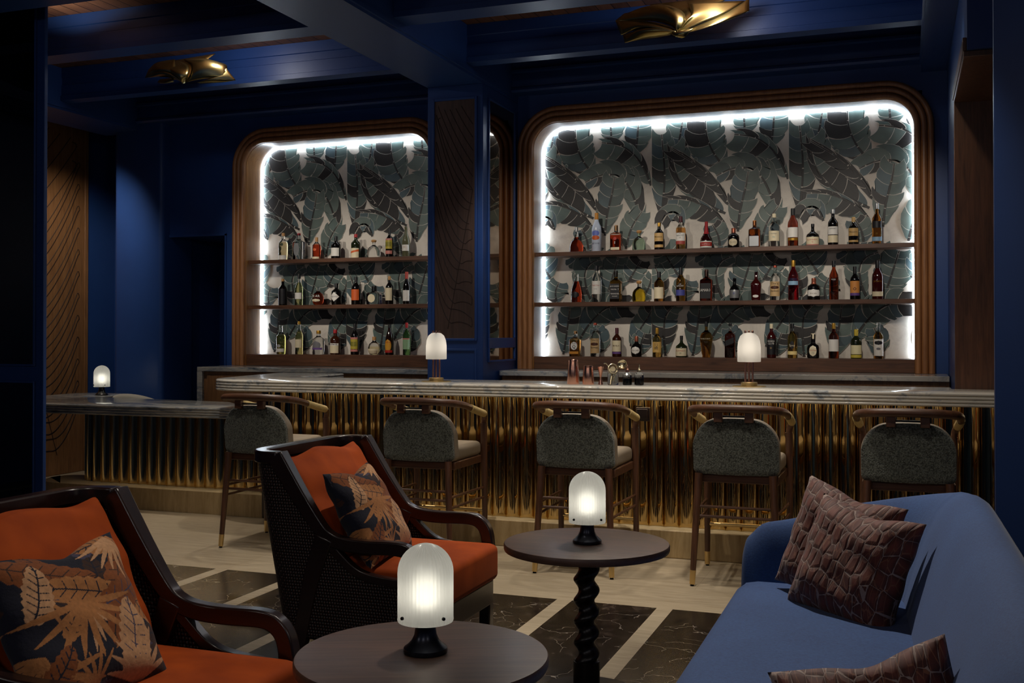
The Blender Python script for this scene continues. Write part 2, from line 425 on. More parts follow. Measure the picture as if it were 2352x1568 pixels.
# leaf groove curves used on the carved oak panels
def leaf_grooves(w, h, n, slope=1.2, flip=1):
    """U-shaped carved lobes each side of a slanting rib; returns list of 2-D polylines in [0,w]x[0,h]"""
    out = []
    rib = lambda t: (w*(.05+.62*t) if flip > 0 else w*(.95-.62*t), h*(.62-.58*t))
    out.append([rib(t/20)for t in range(21)])
    for k in range(n):
        t = k/n; x0, z0 = rib(t)
        for side in (1, -1):
            edge = (w*.93 if side*flip > 0 else w*.04)
            L = abs(edge-x0)
            if L < w*.08: continue
            ux = math.copysign(1, edge-x0); rise = L*slope*(1 if side > 0 else .55)*(1 if side > 0 else -.5)
            hh = h*.62/n*.42
            a = [(x0+ux*L*s, z0+rise*s*s+hh*.2*s) for s in [q/10 for q in range(11)]]
            b2 = [(x0+ux*L*s, z0-hh*1.6+rise*s*s+hh*.9*s) for s in [q/10 for q in range(10, -1, -1)]]
            mid = [((a[-1][0]+b2[0][0])/2+ux*hh*.35, (a[-1][1]+b2[0][1])/2)]
            pl = [p for p in a+mid+b2 if .02*w < p[0] < .97*w and .01*h < p[1] < .99*h]
            if len(pl) > 3: out.append(pl)
    # lobes above the rib's top
    for k in range(7):
        z = h*(.62+.055*k); pl = []
        for q in range(13):
            s = q/12; x = w*(.05+.85*s) if flip > 0 else w*(.95-.85*s)
            pl.append((x, z+slope*w*.85*s*(.7+.3*s)))
        pl += [(pl[-1][0], pl[-1][1]+h*.012), (pl[-1][0]-flip*w*.05, pl[-1][1]+h*.016)]
        pl = [p for p in pl if p[1] < h*.985]
        if len(pl) > 3: out.append(pl)
    return out
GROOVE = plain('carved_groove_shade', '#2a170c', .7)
def groove_mesh(polys, place, r=.0045):
    m = MB()
    for pl in polys:
        pts = spline([place(x, z) for x, z in pl], 3)
        m.tube(pts, r, 5)
    return m
cp = thing('carved_panel', 'tall oak wall panel carved with a big leaf, beyond the low counter', 'wall panel', (-7.995, 8.3, 0))
MB().box(-.005, .02, -.75, .66, .004, 3.59).build('board', OAK, cp)
MB().box(.02, .032, .61, .66, .004, 3.59).box(.02, .032, -.75, .61, 3.54, 3.59).build('edge_frame', OAK, cp, .004)
groove_mesh(leaf_grooves(1.05, 3.5, 12, 1.0), lambda x, z: (.0205, -.46+x, .06+z)).build('carved_groove', GROOVE, cp)

# column between the niches
co = thing('column', 'blue square column between the niches with a carved wood panel', 'column', (-3.3375, 7.81, 0))
MB().box(-.2375, .2375, 0, .81, 0, 3.38).build('shaft', BLUE, co, .004)
def frame_front(m, x0, x1, z0, z1, y, w_, d):
    m.box(x0-w_, x0, y-d, y, z0-w_, z1+w_).box(x1, x1+w_, y-d, y, z0-w_, z1+w_).box(x0, x1, y-d, y, z0-w_, z0).box(x0, x1, y-d, y, z1, z1+w_)
MB().box(-.1725, .1705, -.006, .002, 1.38, 3.26).build('carved_wood_panel', wood('smoked_oak', '#3b2a22', '#5a4236', 'z', .5), co)
groove_mesh(leaf_grooves(.343, 1.88, 7, 1.9, -1), lambda x, z: (-.1725+x, -.0065, 1.38+z), .003).build('carved_groove', GROOVE, co)
m = MB(); frame_front(m, -.1725, .1705, 1.38, 3.26, 0, .022, .014); m.build('panel_moulding', BLUE, co, .004)
m = MB(); frame_front(m, -.17, .168, .25, 1.28, 0, .018, .01); m.build('lower_moulding', BLUE, co, .003)
MB().box(.236, .2405, .12, .70, 1.382, 3.27).build('mirror', MIRRORB, co)
MB().box(.236, .2405, .12, .70, 1.205, 1.30).build('mirror_slot', MIRRORB, co)
m = MB()
for z0, z1 in ((1.382, 3.27), (1.205, 1.30)):
    m.box(.2375, .252, .10, .12, z0, z1).box(.2375, .252, .70, .715, z0, z1)
m.box(.2375, .252, .10, .715, 1.30, 1.382).box(.2375, .252, .10, .715, 3.27, 3.285).box(.2375, .252, .10, .715, 1.19, 1.205)
m.build('mirror_frame', BLUE, co, .003)

# big panelled pier close to the camera, and the plain pier behind the sofa
pr = thing('mirrored_screen', 'tall blue screen with black mirror panels beside the low counter', 'screen', (-5.345, 5.6, 0))
MB().box(-1.2, 0, 0, .03, 0, 3.745).build('panel_frame', BLUE, pr, .004)
m = MB(); m.box(-1.1, -.075, -.004, .004, 1.215, 3.70).box(-1.1, -.075, -.004, .004, .12, 1.09).build('mirror', MIRROR, pr)
m = MB(); frame_front(m, -1.1, -.075, 1.215, 3.70, 0, .014, .016); frame_front(m, -1.1, -.075, .12, 1.09, 0, .014, .016); m.build('mirror_moulding', BLUE, pr, .003)
pr2 = thing('blue_pier', 'plain dark blue pier behind the sofa', 'pier', (.394, 5.5, 0))
MB().box(0, 1.0, 0, .06, 0, 3.745).build('shaft', BLUE, pr2, .004)
MB().box(0, 1.0, -.012, 0, 0, .14).build('plinth_block', BLUE, pr2, .004)
# ---------------------------------------------------------------- niches with stone leaf mural
SHELF_Z = (2.103, 1.68, 1.224)
G1 = plain('stone_green', '#4f5f5b', .5, 0, .28, 7); G2 = plain('stone_teal', '#46585d', .5, 0, .28, 6); G3 = plain('stone_sage', '#5b6963', .5, 0, .22, 8)
DK = marble('stone_black', '#1f1d1c', '#2e2a28', '#8a827b', 5, .5, (1, 1, 1), (.3, .5))
PALE = marble('stone_pale', '#d6cfc3', '#c2bab0', '#9f989a', 2.4, .55, (1, 1, 1), (.36, .5))
GROUT = plain('grout_pale', '#cfc9be', .5, 0, .05)
STONES = [PALE, GROUT, G1, G2, G3, DK]
LEAF=[
([(0.761,3.232),(0.768,3.129),(0.773,3.037)],0.118,0.087,0.1,3),
([(0.271,3.235),(0.234,3.027),(0.21,2.931)],0.118,0.111,0.15,3),
([(1.008,3.215),(0.994,3.035),(0.974,2.926)],0.118,0.111,0.3,4),
([(0.749,3.027),(0.757,2.907),(0.772,2.772)],0.009,0.009,0.9,0),
([(0.454,3.246),(0.456,3.077),(0.5,2.938),(0.556,2.847),(0.623,2.764)],0.150,0.166,0.35,6),
([(0.687,3.045),(0.847,3.013),(0.97,2.926),(1.054,2.804),(1.115,2.659)],0.047,0.166,0.75,6),
([(0.085,3.083),(0.099,2.929),(0.111,2.774),(0.107,2.644),(0.096,2.515),(0.09,2.385)],0.111,0.118,0.2,7),
([(0.54,2.712),(0.666,2.765),(0.792,2.767),(0.869,2.727),(0.935,2.637),(0.985,2.509),(1.041,2.31)],0.118,0.087,0.25,7),
([(0.162,2.975),(0.193,2.786),(0.266,2.645),(0.379,2.535),(0.507,2.457),(0.614,2.401)],0.182,0.036,0.5,7),
([(0.177,2.949),(0.283,2.878),(0.396,2.8),(0.508,2.689),(0.587,2.59),(0.65,2.452)],0.020,0.075,1,6),
([(0.799,2.738),(0.784,2.636),(0.76,2.534),(0.732,2.416),(0.714,2.25)],0.111,0.118,0.1,6),
([(0.139,2.539),(0.29,2.531),(0.427,2.477),(0.539,2.4),(0.614,2.309)],0.024,0.150,0.5,6),
([(0.077,2.336),(0.119,2.408),(0.184,2.43),(0.233,2.396),(0.266,2.314)],0.071,0.071,0.7,3),
([(0.507,2.313),(0.554,2.224),(0.57,2.127)],0.087,0.087,0.15,4),
([(1.038,2.444),(0.946,2.306),(0.899,2.134)],0.095,0.095,0.15,4),
([(0.089,2.122),(0.137,2.04),(0.234,1.886)],0.158,0.118,0.25,5),
([(0.427,2.089),(0.498,2.031),(0.576,1.998)],0.079,0.103,0.3,4),
([(0.678,2.051),(0.584,2.013),(0.537,1.92),(0.56,1.777),(0.607,1.674)],0.063,0.118,0.3,6),
([(0.833,2.062),(0.786,1.907),(0.747,1.782),(0.708,1.673)],0.134,0.134,0.15,6),
([(1.031,2.034),(0.978,1.95),(0.917,1.85)],0.095,0.103,0.3,4),
([(1.129,1.916),(1.091,1.793),(1.031,1.701)],0.095,0.063,0.2,4),
([(0.031,1.97),(0.072,1.864),(0.096,1.711)],0.071,0.087,0.2,4),
([(0.307,1.86),(0.274,1.773),(0.29,1.677)],0.103,0.103,0.2,4),
([(0.406,1.644),(0.386,1.485),(0.362,1.326),(0.345,1.239)],0.118,0.095,0.15,5),
([(0.924,1.647),(0.747,1.641),(0.638,1.563),(0.552,1.461),(0.489,1.358)],0.118,0.134,0.55,6),
([(1.136,1.638),(1.083,1.545),(1.015,1.445),(0.938,1.313)],0.103,0.095,0.15,5),
([(0.194,1.654),(0.12,1.566),(0.104,1.406),(0.116,1.237)],0.103,0.126,0.35,6),
([(0.646,1.461),(0.677,1.359),(0.645,1.249)],0.087,0.087,0.2,4),
([(1.06,1.422),(1.03,1.329),(1.022,1.243)],0.087,0.087,0.25,4),
]
def leaf_polys(mid, wl, wr, dark, ns, rnd, gap=.0034):
    """one banana leaf: list of (layer, material, 2-D polygon)"""
    P = [Vector((x, y, 0)) for x, y in mid]
    C = spline(P, 10); n = len(C)
    cum = [0]
    for i in range(1, n): cum.append(cum[-1]+(C[i]-C[i-1]).length)
    T = cum[-1]
    def at(t):
        s = max(0, min(1, t))*T
        for i in range(1, n):
            if cum[i] >= s:
                q = (s-cum[i-1])/max(1e-9, cum[i]-cum[i-1]); p = C[i-1].lerp(C[i], q); d = (C[i]-C[i-1]).normalized(); return p, d
        return C[-1], (C[-1]-C[-2]).normalized()
    out = []
    if ns == 0:
        return strip(at, wl, out)
    for side, W in ((1, wl), (-1, wr)):
        prof = lambda t: W*(max(0, math.sin(PI*min(1, (t*.86+.1))))**.55)
        # boundaries, tip (t=0) to stalk
        bs = [0]+[(k+rnd.uniform(-.18, .18))/ns for k in range(1, ns)]+[.97]
        for k in range(ns):
            t0, t1 = bs[k], bs[k+1]
            lean = -.10-.05*rnd.random()     # veins sweep to the tip
            def edge(t, f):
                p, d = at(t); nrm = Vector((-d.y, d.x, 0))*side
                tt = t+lean*f
                p2, d2 = at(tt); 
                if tt < 0: p2 = p2+d2*(tt*T)
                n2 = Vector((-d2.y, d2.x, 0))*side
                a = p.lerp(p2, f**1.3)
                return a+(nrm.lerp(n2, f))*(prof(max(0.02, min(.98, t)))*f+.006)
            wv = rnd.uniform(.86, 1.06); notch = rnd.choice((0, 0, .12))
            poly = [edge(t0, f/6*wv) for f in range(0, 6)]
            bul = [(.0, 1-.03), (.18, 1.0), (.5, 1.03), (.82, .99-notch), (1., .93-notch)]
            for s, f in bul: poly.append(edge(t0+(t1-t0)*s, f*wv))
            poly += [edge(t1, f/6*wv) for f in range(5, -1, -1)]
            pts = [(p.x, p.y) for p in poly]
            out.append((0, 1, pts))
            cx = sum(p[0] for p in pts)/len(pts); cy = sum(p[1] for p in pts)/len(pts)
            ins = inset(pts, gap*.5)
            mi = 5 if rnd.random() < dark else rnd.choice((2, 2, 3, 4))
            if ins: out.append((1, mi, ins))
    strip(at, .0105, out)
    return out
def inset(pts, g):
    n = len(pts); ar = sum(pts[i][0]*pts[(i+1) % n][1]-pts[(i+1) % n][0]*pts[i][1] for i in range(n))
    s = 1 if ar > 0 else -1; o = []
    for i in range(n):
        a, b_, c2 = pts[i-1], pts[i], pts[(i+1) % n]
        e1 = Vector((b_[0]-a[0], b_[1]-a[1])); e2 = Vector((c2[0]-b_[0], c2[1]-b_[1]))
        if e1.length < 1e-6 or e2.length < 1e-6: o.append(b_); continue
        n1 = Vector((-e1.y, e1.x)).normalized()*s; n2 = Vector((-e2.y, e2.x)).normalized()*s
        m = n1+n2
        if m.length < .3: m = n1
        m = m.normalized()*min(2.0, 1/max(.5, m.normalized().dot(n1)))
        o.append((b_[0]+m.x*g, b_[1]+m.y*g))
    return o
def strip(at, w_, out):
    K = 14
    for k in range(K):
        t0, t1 = k/K, (k+1)/K-.012
        if K and k % 3: t1 = (k+1)/K+.001
        wa, wb_ = w_*(.35+.65*t0), w_*(.35+.65*t1)
        p, d = at(t0); q, e = at(t1)
        n0 = Vector((-d.y, d.x, 0)); n1 = Vector((-e.y, e.x, 0))
        for lay, mi, gr in ((0, 1, .003), (1, 5, 0)):
            ps = [p+n0*(wa+gr), q+n1*(wb_+gr), q-n1*(wb_+gr), p-n0*(wa+gr)]
            out.append((lay, mi, [(v.x, v.y) for v in ps]))
    return out
def clip(poly, lo, hi, ax):
    for sgn, lim in ((1, lo), (-1, hi)):
        o = []
        for i in range(len(poly)):
            a, b_ = poly[i-1], poly[i]; ia = sgn*(a[ax]-lim) >= 0; ib = sgn*(b_[ax]-lim) >= 0
            if ia != ib:
                q = (lim-a[ax])/(b_[ax]-a[ax]); o.append((a[0]+(b_[0]-a[0])*q, a[1]+(b_[1]-a[1])*q))
            if ib: o.append(b_)
        poly = o
        if len(poly) < 3: return []
    return poly
TILEW = 1.1196
def tile_polys():
    rnd = random.Random(11); res = []
    order = list(range(len(LEAF)))
    for li, i in enumerate(order):
        mid, wl, wr, dk, ns = LEAF[i]
        if ns: wl, wr, dk = wl*1.07, wr*1.07, (dk if dk == 1 else dk*.55)
        for lay, mi, pl in leaf_polys(mid, wl, wr, dk, ns, rnd):
            pl = clip(pl, .0025, TILEW-.0025, 0)
            if pl: res.append((li*2+lay, mi, pl))
    return res
TILE = tile_polys()
def mural(x0, x1, z0, z1, starts, yb):
    m = MB()
    m.add([(x0-.02, yb, z0), (x1+.02, yb, z0), (x1+.02, yb, z1+.02), (x0-.02, yb, z1+.02)], [(0,1,2,3)], 0)
    for s in starts:
        for lay, mi, pl in TILE:
            q = clip([(x+s, z) for x, z in pl], x0-.02, x1+.02, 0)
            if q: q = clip(q, z0, z1+.02, 1)
            if len(q) < 3: continue
            ar = sum(q[i][0]*q[(i+1) % len(q)][1]-q[(i+1) % len(q)][0]*q[i][1] for i in range(len(q)))
            if abs(ar) < 2e-5: continue
            if ar < 0: q = q[::-1]
            y = yb-.0006-.00022*lay
            m.add([(x, y, z) for x, z in q], [tuple(range(len(q)))], mi)
    return m
def niche(label, nn, ox, starts, group):
    x0, x1, z0, z1 = nn; YF, YB = 8.56, 8.862
    t = thing('display_niche', label, 'display niche', ((x0+x1)/2, YW, 0), 0, group)
    T = Matrix.Translation((-(x0+x1)/2, -YW, 0))
    W = .142
    def path(off, zb):
        a, b_, c2 = x0-off, x1+off, z1+off; r = .215+off; o = [(a, zb)]
        for k in range(13): q = PI-PI/2*k/12; o.append((a+r+r*math.cos(q), c2-r+r*math.sin(q)))
        for k in range(13): q = PI/2-PI/2*k/12; o.append((b_-r+r*math.cos(q), c2-r+r*math.sin(q)))
        o.append((b_, zb)); return o
    P = [(x, 0, z) for x, z in path(0, 1.12)]
    sec = [(-W, -.06), (-W, .012)]
    for k in range(3):
        c0 = -W+W/3*(k+.5)
        for j in range(7):
            a = PI-PI*j/6; sec.append((c0+W/6*.96*math.cos(a), .014+.006*k+.02*math.sin(a)))
    sec += [(-.003, .0), (-.003, -.06)]
    fm = MB().sweep([(x, YF+.02, z) for x, y, z in P], sec, 0, False, (0, -1, 0)); fm.xf(T).build('frame', FRAMEW, t, ang=50)
    # lining between the frame and the mural
    lm = MB().sweep([(x, YF, z) for x, y, z in P], [(-.02, -.302), (-.02, -.022), (0, -.022), (0, -.302)], 0, False, (0, -1, 0)); lm.xf(T).build('lining', LINING, t)
    mural(x0, x1, 1.12, z1, starts, YB).xf(T).build('mural', STONES, t)
    em = MB().sweep([(x, YB-.012, z) for x, y, z in P], [(0, 0), (0, .016), (.012, .016), (.012, 0)][::-1], 0, False, (0, -1, 0)); em.xf(T).build('light_strip', LEDC, t)
    for i, z in enumerate(SHELF_Z[:2]):
        MB().box(x0, x1, YW+.0, YB-.03, z-.035, z).xf(T).build('shelf', WALNUT, t, .002)
    MB().box(x0, x1, YF+.03, YB-.002, 1.12, 1.224).xf(T).build('base_ledge', WALNUT, t, .002)
    return t
LINING = wood('oak_lining', '#80542a', '#b07c44', 'z', .3, coat=.15)
niche('wide oak framed display niche with three rows of bottles on leaf mural', NR, 0, (-3.1133, -1.9937, -.8741), 'oak framed display niches')
niche('narrower oak framed display niche with leaf mural, half behind the column', NL, 0, (-5.9984, -4.8788, -3.7592), 'oak framed display niches')

# ---------------------------------------------------------------- counters
def offset_poly(poly, d):
    """inward offset of a counter-clockwise polygon"""
    n = len(poly); o = []
    for i in range(n):
        a, b_, c2 = poly[i-1], poly[i], poly[(i+1) % n]
        e1 = Vector((b_[0]-a[0], b_[1]-a[1])).normalized(); e2 = Vector((c2[0]-b_[0], c2[1]-b_[1])).normalized()
        n1 = Vector((-e1.y, e1.x)); n2 = Vector((-e2.y, e2.x)); m = (n1+n2).normalized(); m = m/max(.4, m.dot(n1))
        o.append((b_[0]+m.x*d, b_[1]+m.y*d))
    return o
def round_poly(pts, n=8):
    """pts: (x,y,r) counter-clockwise -> rounded outline"""
    o = []; m = len(pts)
    for i in range(m):
        x, y, r = pts[i]
        if r <= 0: o.append((x, y)); continue
        A = Vector(pts[i-1][:2])-Vector((x, y)); B = Vector(pts[(i+1) % m][:2])-Vector((x, y)); A.normalize(); B.normalize()
        for k in range(n+1):
            q = k/n; p = Vector((x, y)); s = p+A*r; e = p+B*r
            o.append(tuple((s*(1-q)**2+p*2*q*(1-q)+e*q*q)))
    return o
def ribbed_slab(poly, z0, z1, nr, d=.010):
    m = MB(); rings = []; h = (z1-z0)/nr
    for k in range(nr):
        for f, q in ((0.0, 1), (.10, .45), (.28, .08), (.5, 0), (.72, .08), (.90, .45), (1.0, 1)):
            if f == 0 and k > 0: continue
            rings.append((z0+h*(k+f), q*d))
    rings[-1] = (z1, d*.8)
    n = len(poly); vs = []
    for z, q in rings: vs += [(x, y, z) for x, y in offset_poly(poly, q)]
    fs = [tuple(range(n-1, -1, -1)), tuple(range((len(rings)-1)*n, len(rings)*n))]
    for i in range(len(rings)-1):
        for j in range(n): fs.append((i*n+j, i*n+(j+1) % n, (i+1)*n+(j+1) % n, (i+1)*n+j))
    return m.add(vs, fs)
def flutes(path, pitch, z0, z1, amp=.03, res=14):
    """half-round fluted sheet following a 2-D path; outward is to the left of travel"""
    P = [Vector((x, y)) for x, y in path]; cum = [0]
    for i in range(1, len(P)): cum.append(cum[-1]+(P[i]-P[i-1]).length)
    L = cum[-1]; nf = round(L/pitch); pts = []; i = 1
    for k in range(nf*res+1):
        s = L*k/(nf*res)
        while i < len(P)-1 and cum[i] < s: i += 1
        q = (s-cum[i-1])/(cum[i]-cum[i-1]); p = P[i-1].lerp(P[i], q); d = (P[i]-P[i-1]).normalized(); nn = Vector((-d.y, d.x))
        f = (k % res)/res; g = (1-math.cos(PI*f))/2; pts.append(p+d*((g-f)*pitch)+nn*(amp*math.sin(PI*f)))
    m = MB(); n = len(pts)
    m.add([(p.x, p.y, z0) for p in pts]+[(p.x, p.y, z1) for p in pts], [(k, n+k, n+k+1, k+1) for k in range(n-1)])
    return m
# main bar
bt = thing('bar_counter', 'long bar counter with ribbed marble top and fluted brass front', 'bar counter', (-1.9, 6.95, 0))
T = Matrix.Translation((1.9, -6.95, 0))
topP = round_poly([(-4.86, 6.6, .42), (.9, 6.6, 0), (.9, 7.08, 0), (.27, 7.08, 0), (.27, 7.29, 0), (-4.4, 7.29, .03), (-4.46, 8.05, 0), (-5.08, 8.05, .02)])
ribbed_slab(topP, 1.0, 1.08, 4).xf(T).build('marble_top', MARB, bt, ang=50)
fp = [(.9, 6.83)]+[(-4.25, 6.83)]+[(-4.25-.3*math.sin(a), 7.13-.3*math.cos(a)) for a in [PI/2*k/10 for k in range(1, 11)]]+[(-4.62, 8.0)]
fm2 = flutes(fp, .098, .176, 1.0, -.03); fm2.xf(T).build('fluted_front', BRASS, bt, ang=60)
MB().prism(offset_poly(round_poly([(-4.56, 6.83, .3), (.9, 6.83, 0), (.9, 7.06, 0), (-4.56, 7.06, 0)]), .035), .02, .998).xf(T).build('carcass', DARKW, bt)
plP = round_poly([(-4.6, 7.11, 0), (-3.9, 7.11, 0), (-3.9, 6.727, .1), (.9, 6.727, 0), (.9, 7.08, 0), (.2, 7.08, 0), (.2, 7.3, 0), (-4.6, 7.3, 0)])
pl_ = MB(); pl_.prism(plP, 0, .175)
pl_.m = [1 if k == 1 else 0 for k in range(len(pl_.m))]
pl_.xf(T).build('plinth', [PLINTH, PLINTHT], bt, .006)
ls = MB()
ls.box(-4.2, .88, 6.745, 6.757, .9965, 1.0005); ls.xf(T).build('light_strip', LEDW, bt)
# low counter
lc = thing('low_counter', 'lower marble topped counter with fluted brass front beside the main bar', 'counter', (-5.8, 7.4, 0))
T = Matrix.Translation((5.8, -7.4, 0))
lowP = round_poly([(-7.45, 6.99, .3), (-4.72, 6.985, 0), (-4.72, 7.62, 0), (-6.0, 7.76, .25), (-6.92, 7.9, .06), (-6.97, 8.42, .1), (-7.55, 8.42, .2)])
ribbed_slab(lowP, .762, .842, 4).xf(T).build('marble_top', MARBS, lc, ang=50)
fp = [(-4.72, 7.26), (-6.35, 7.26)]+[(-6.35-.3*math.sin(a), 7.56-.3*math.cos(a)) for a in [PI/2*k/8 for k in range(1, 9)]]+[(-6.65, 7.8)]
flutes(fp, .093, .176, .762, -.03).xf(T).build('fluted_front', BRASS, lc, ang=60)
MB().prism(offset_poly(round_poly([(-6.65, 7.26, .3), (-4.72, 7.26, 0), (-4.72, 7.6, 0), (-6.65, 7.6, 0)]), .035), .02, .76).xf(T).build('carcass', DARKW, lc)
pl_ = MB(); pl_.prism(round_poly([(-6.95, 7.11, .35), (-4.61, 7.11, 0), (-4.61, 7.6, 0), (-6.95, 7.6, .2)]), 0, .175); pl_.m = [1 if k == 1 else 0 for k in range(len(pl_.m))]
pl_.xf(T).build('plinth', [PLINTH, PLINTHT], lc, .006)
MB().box(-6.35, -4.75, 7.18, 7.192, .7585, .7625).xf(T).build('light_strip', LEDW, lc)
# counters under the niches
def back_counter(x0, x1, label, leg, doors, rl):
    t = thing('back_counter', label, 'back counter', ((x0+x1)/2, 8.1, 0), 0, 'counters below the niches'); cx = (x0+x1)/2
    T = Matrix.Translation((-cx, -8.1, 0))
    MB().prism(round_poly([(x0, 8.1, rl), (x1, 8.1, 0), (x1, 8.6, 0), (x0, 8.6, 0)]), 1.078, 1.118).xf(T).build('marble_top', MARBS if leg else MARB, t, .004)
    a = x0
    if leg:
        MB().box(x0, x0+.055, 8.1, 8.6, 0, 1.078).xf(T).build('waterfall_leg', MARBS, t, .003); a = x0+.055
    MB().box(a+(0 if leg else .03), x1, 8.13, 8.6, 0, 1.078).xf(T).build('cabinet_body', OAK, t)
    n = doors; w_ = (x1-a-.06)/n
    for k in range(n):
        MB().box(a+.04+k*w_, a+.04+(k+1)*w_-.006, 8.118, 8.131, .1, 1.05).xf(T).build('door', OAK, t, .002)
back_counter(-5.98, -3.58, 'marble topped oak counter under the narrower niche', True, 4, 0)
back_counter(-3.09, .29, 'marble topped oak counter under the wide niche', False, 6, .06)
sf = thing('slatted_flap', 'slatted oak flap between bar and back counter by the wall opening', 'bar flap', (.62, 7.72, 1.06))
for k in range(9): MB().box(-.09, .17, -.36+k*.08, -.36+k*.08+.07, 0, .02).build('slat', WALNUT, sf, .003)
MB().box(-.105, -.09, -.37, .37, -.03, .025).box(.17, .185, -.37, .37, -1.06, .025).build('edge_board', WALNUT, sf, .002)
# ---------------------------------------------------------------- bottles
GL = {'pale': ('#f0e4b8', 1), 'clear': ('#fafcfb', 1), 'ruby': ('#cc4a28', 1), 'black': ('#0b0a0a', 0), 'dgreen': ('#1c2412', 0), 'olive': ('#5b5c44', 0), 'pale2': ('#d3d69a', 1),
      'olivegold': ('#d0c46a', 1), 'paleyel': ('#e6dc96', 1), 'brown': ('#3a1a0c', 0), 'brownblack': ('#200e08', 0), 'green': ('#78b068', 1), 'frost': ('#c9d4e6', 0), 'mint': ('#c4e6cf', 1),
      'amberclear': ('#e8a860', 1), 'blackred': ('#240808', 0), 'orangeam': ('#b8602a', 1), 'brandy': ('#b04a2a', 1), 'amber': ('#dc9440', 1), 'yellow': ('#f4d23a', 1), 'ruby2': ('#a8402a', 1),
      'darkruby': ('#3a0d0c', 0), 'red': ('#d0202c', 1), 'goldam': ('#e8b860', 1)}
GM = {}
for k, (c, tr) in GL.items():
    GM[k] = glass('bottle_'+k, c, .02) if tr else plain('bottle_'+k, c, .28 if k == 'frost' else .1, 0, .1)
CLEARG = GM['clear']
LC = {'cork': '#b98a54', 'white': '#e9e6de', 'silver': '#a9abab', 'black': '#0c0c0d', 'black2': '#15151a', 'red': '#a8141c', 'cream': '#e3d6b4', 'cream2': '#efe6b8', 'orange': '#d8622a', 'yellow': '#b8a63a', 'pink': '#c77f74',
      'pink2': '#c98a80', 'gold': '#b58a34', 'dark': '#17161a', 'grey': '#77767a', 'green': '#4a5a20', 'purple': '#6a4a8c', 'amberlab': '#d89a2a', 'redlab': '#b3281e', 'redlab2': '#a84a42', 'lgreen': '#8fb48a', 'dgreen2': '#1f4a2a',
      'olive': '#4c4d38', 'amber2': '#cf8a2c', 'periw': '#6f7fd0', 'navy': '#1a2350', 'tan': '#c9a468', 'maroon': '#4a1420', 'copper': '#a8614a', 'copper2': '#b0533f', 'orange2': '#c9752a', 'teal': '#5aa0a0', 'brown': '#4a2614',
      'lblue': '#8fb4cf', 'blue2': '#4a4f9a', 'kraft': '#c9a878', 'kraft2': '#cfa65a', 'sunset': '#d89048', 'paleyel2': '#f0d890', 'yellow2': '#d6c24a', 'clearcap': '#d9dcd8', 'redwhite': '#b8483c', 'yelblk': '#c9b03a', 'pinkw': '#e0b0a0'}
LM = {}
def lab(c):
    if c not in LM: LM[c] = plain('paint_'+c, LC[c], .35 if c in ('gold', 'silver', 'copper', 'copper2', 'clearcap') else .5, .6 if c in ('gold', 'silver', 'copper', 'copper2') else 0, .05)
    return LM[c]
PROF = {
 'std': [(.9,0),(1,.02),(1,.58),(.94,.645),(.62,.715),(.38,.765),(.33,.80),(.33,.97)],
 'tall': [(.9,0),(1,.02),(1,.56),(.93,.64),(.6,.73),(.4,.79),(.36,.83),(.36,.97)],
 'sq': [(.9,0),(1,.02),(1,.62),(.95,.67),(.6,.71),(.34,.745),(.30,.78),(.30,.97)],
 'sq2': [(.9,0),(1,.04),(1,.55),(.9,.62),(.45,.66),(.32,.7),(.32,.96)],
 'dome': [(.85,0),(1,.05),(1,.34),(.93,.46),(.72,.57),(.40,.65),(.22,.70),(.22,.88)],
 'dome2': [(.9,0),(1,.05),(1,.42),(.9,.52),(.55,.6),(.3,.67),(.24,.76),(.24,.97)],
 'bell': [(.92,0),(1,.04),(1,.27),(.88,.40),(.58,.50),(.34,.60),(.24,.76),(.22,.97)],
 'bell2': [(.9,0),(1,.03),(1,.4),(.92,.56),(.62,.72),(.36,.82),(.3,.97)],
 'flask': [(.5,0),(.78,.05),(1,.24),(1,.42),(.82,.6),(.45,.7),(.3,.75),(.3,.96)],
 'flask2': [(.72,0),(.9,.05),(1,.3),(1,.44),(.78,.58),(.42,.66),(.3,.72),(.3,.96)],
 'short': [(.9,0),(1,.03),(1,.55),(.93,.64),(.6,.71),(.36,.75),(.34,.79),(.34,.97)],
 'wine': [(.92,0),(1,.02),(1,.52),(.86,.62),(.52,.72),(.38,.79),(.36,.97)],
 'taper': [(.62,0),(.62,.06),(.7,.1),(1,.5),(.98,.58),(.72,.68),(.3,.74),(.22,.78),(.22,.97)],
 'flare': [(.82,0),(.84,.04),(1,.5),(.98,.58),(.6,.66),(.3,.72),(.28,.97)],
 'decanter': [(.9,0),(1,.05),(1,.3),(.92,.46),(.62,.64),(.42,.74),(.40,.84),(.46,.96)],
 'parr': [(.85,0),(1,.05),(1,.42),(.88,.52),(.46,.58),(.36,.64),(.36,.97)]}
SQ = {'sq': 1.0, 'sq2': .8, 'parr': .6, 'flare': .3, 'short': 0}
_font = None
def text_mesh(s, h, R=None):
    cu = bpy.data.curves.new('t', 'FONT'); cu.body = s; cu.align_x = 'CENTER'; cu.align_y = 'CENTER'; cu.size = h*1.38; cu.resolution_u = 1
    o = bpy.data.objects.new('t', cu); COL.objects.link(o)
    dg = bpy.context.evaluated_depsgraph_get(); me = bpy.data.meshes.new_from_object(o.evaluated_get(dg))
    vs = [(v.co.x, v.co.y) for v in me.vertices]; fs = [tuple(p.vertices) for p in me.polygons]
    bpy.data.objects.remove(o); bpy.data.curves.remove(cu); bpy.data.meshes.remove(me)
    return vs, fs
def rad(prof, z):
    for (r0, z0), (r1, z1) in zip(prof, prof[1:]):
        if z0 <= z <= z1: return r0+(r1-r0)*(z-z0)/max(1e-9, z1-z0)
    return prof[-1][0]
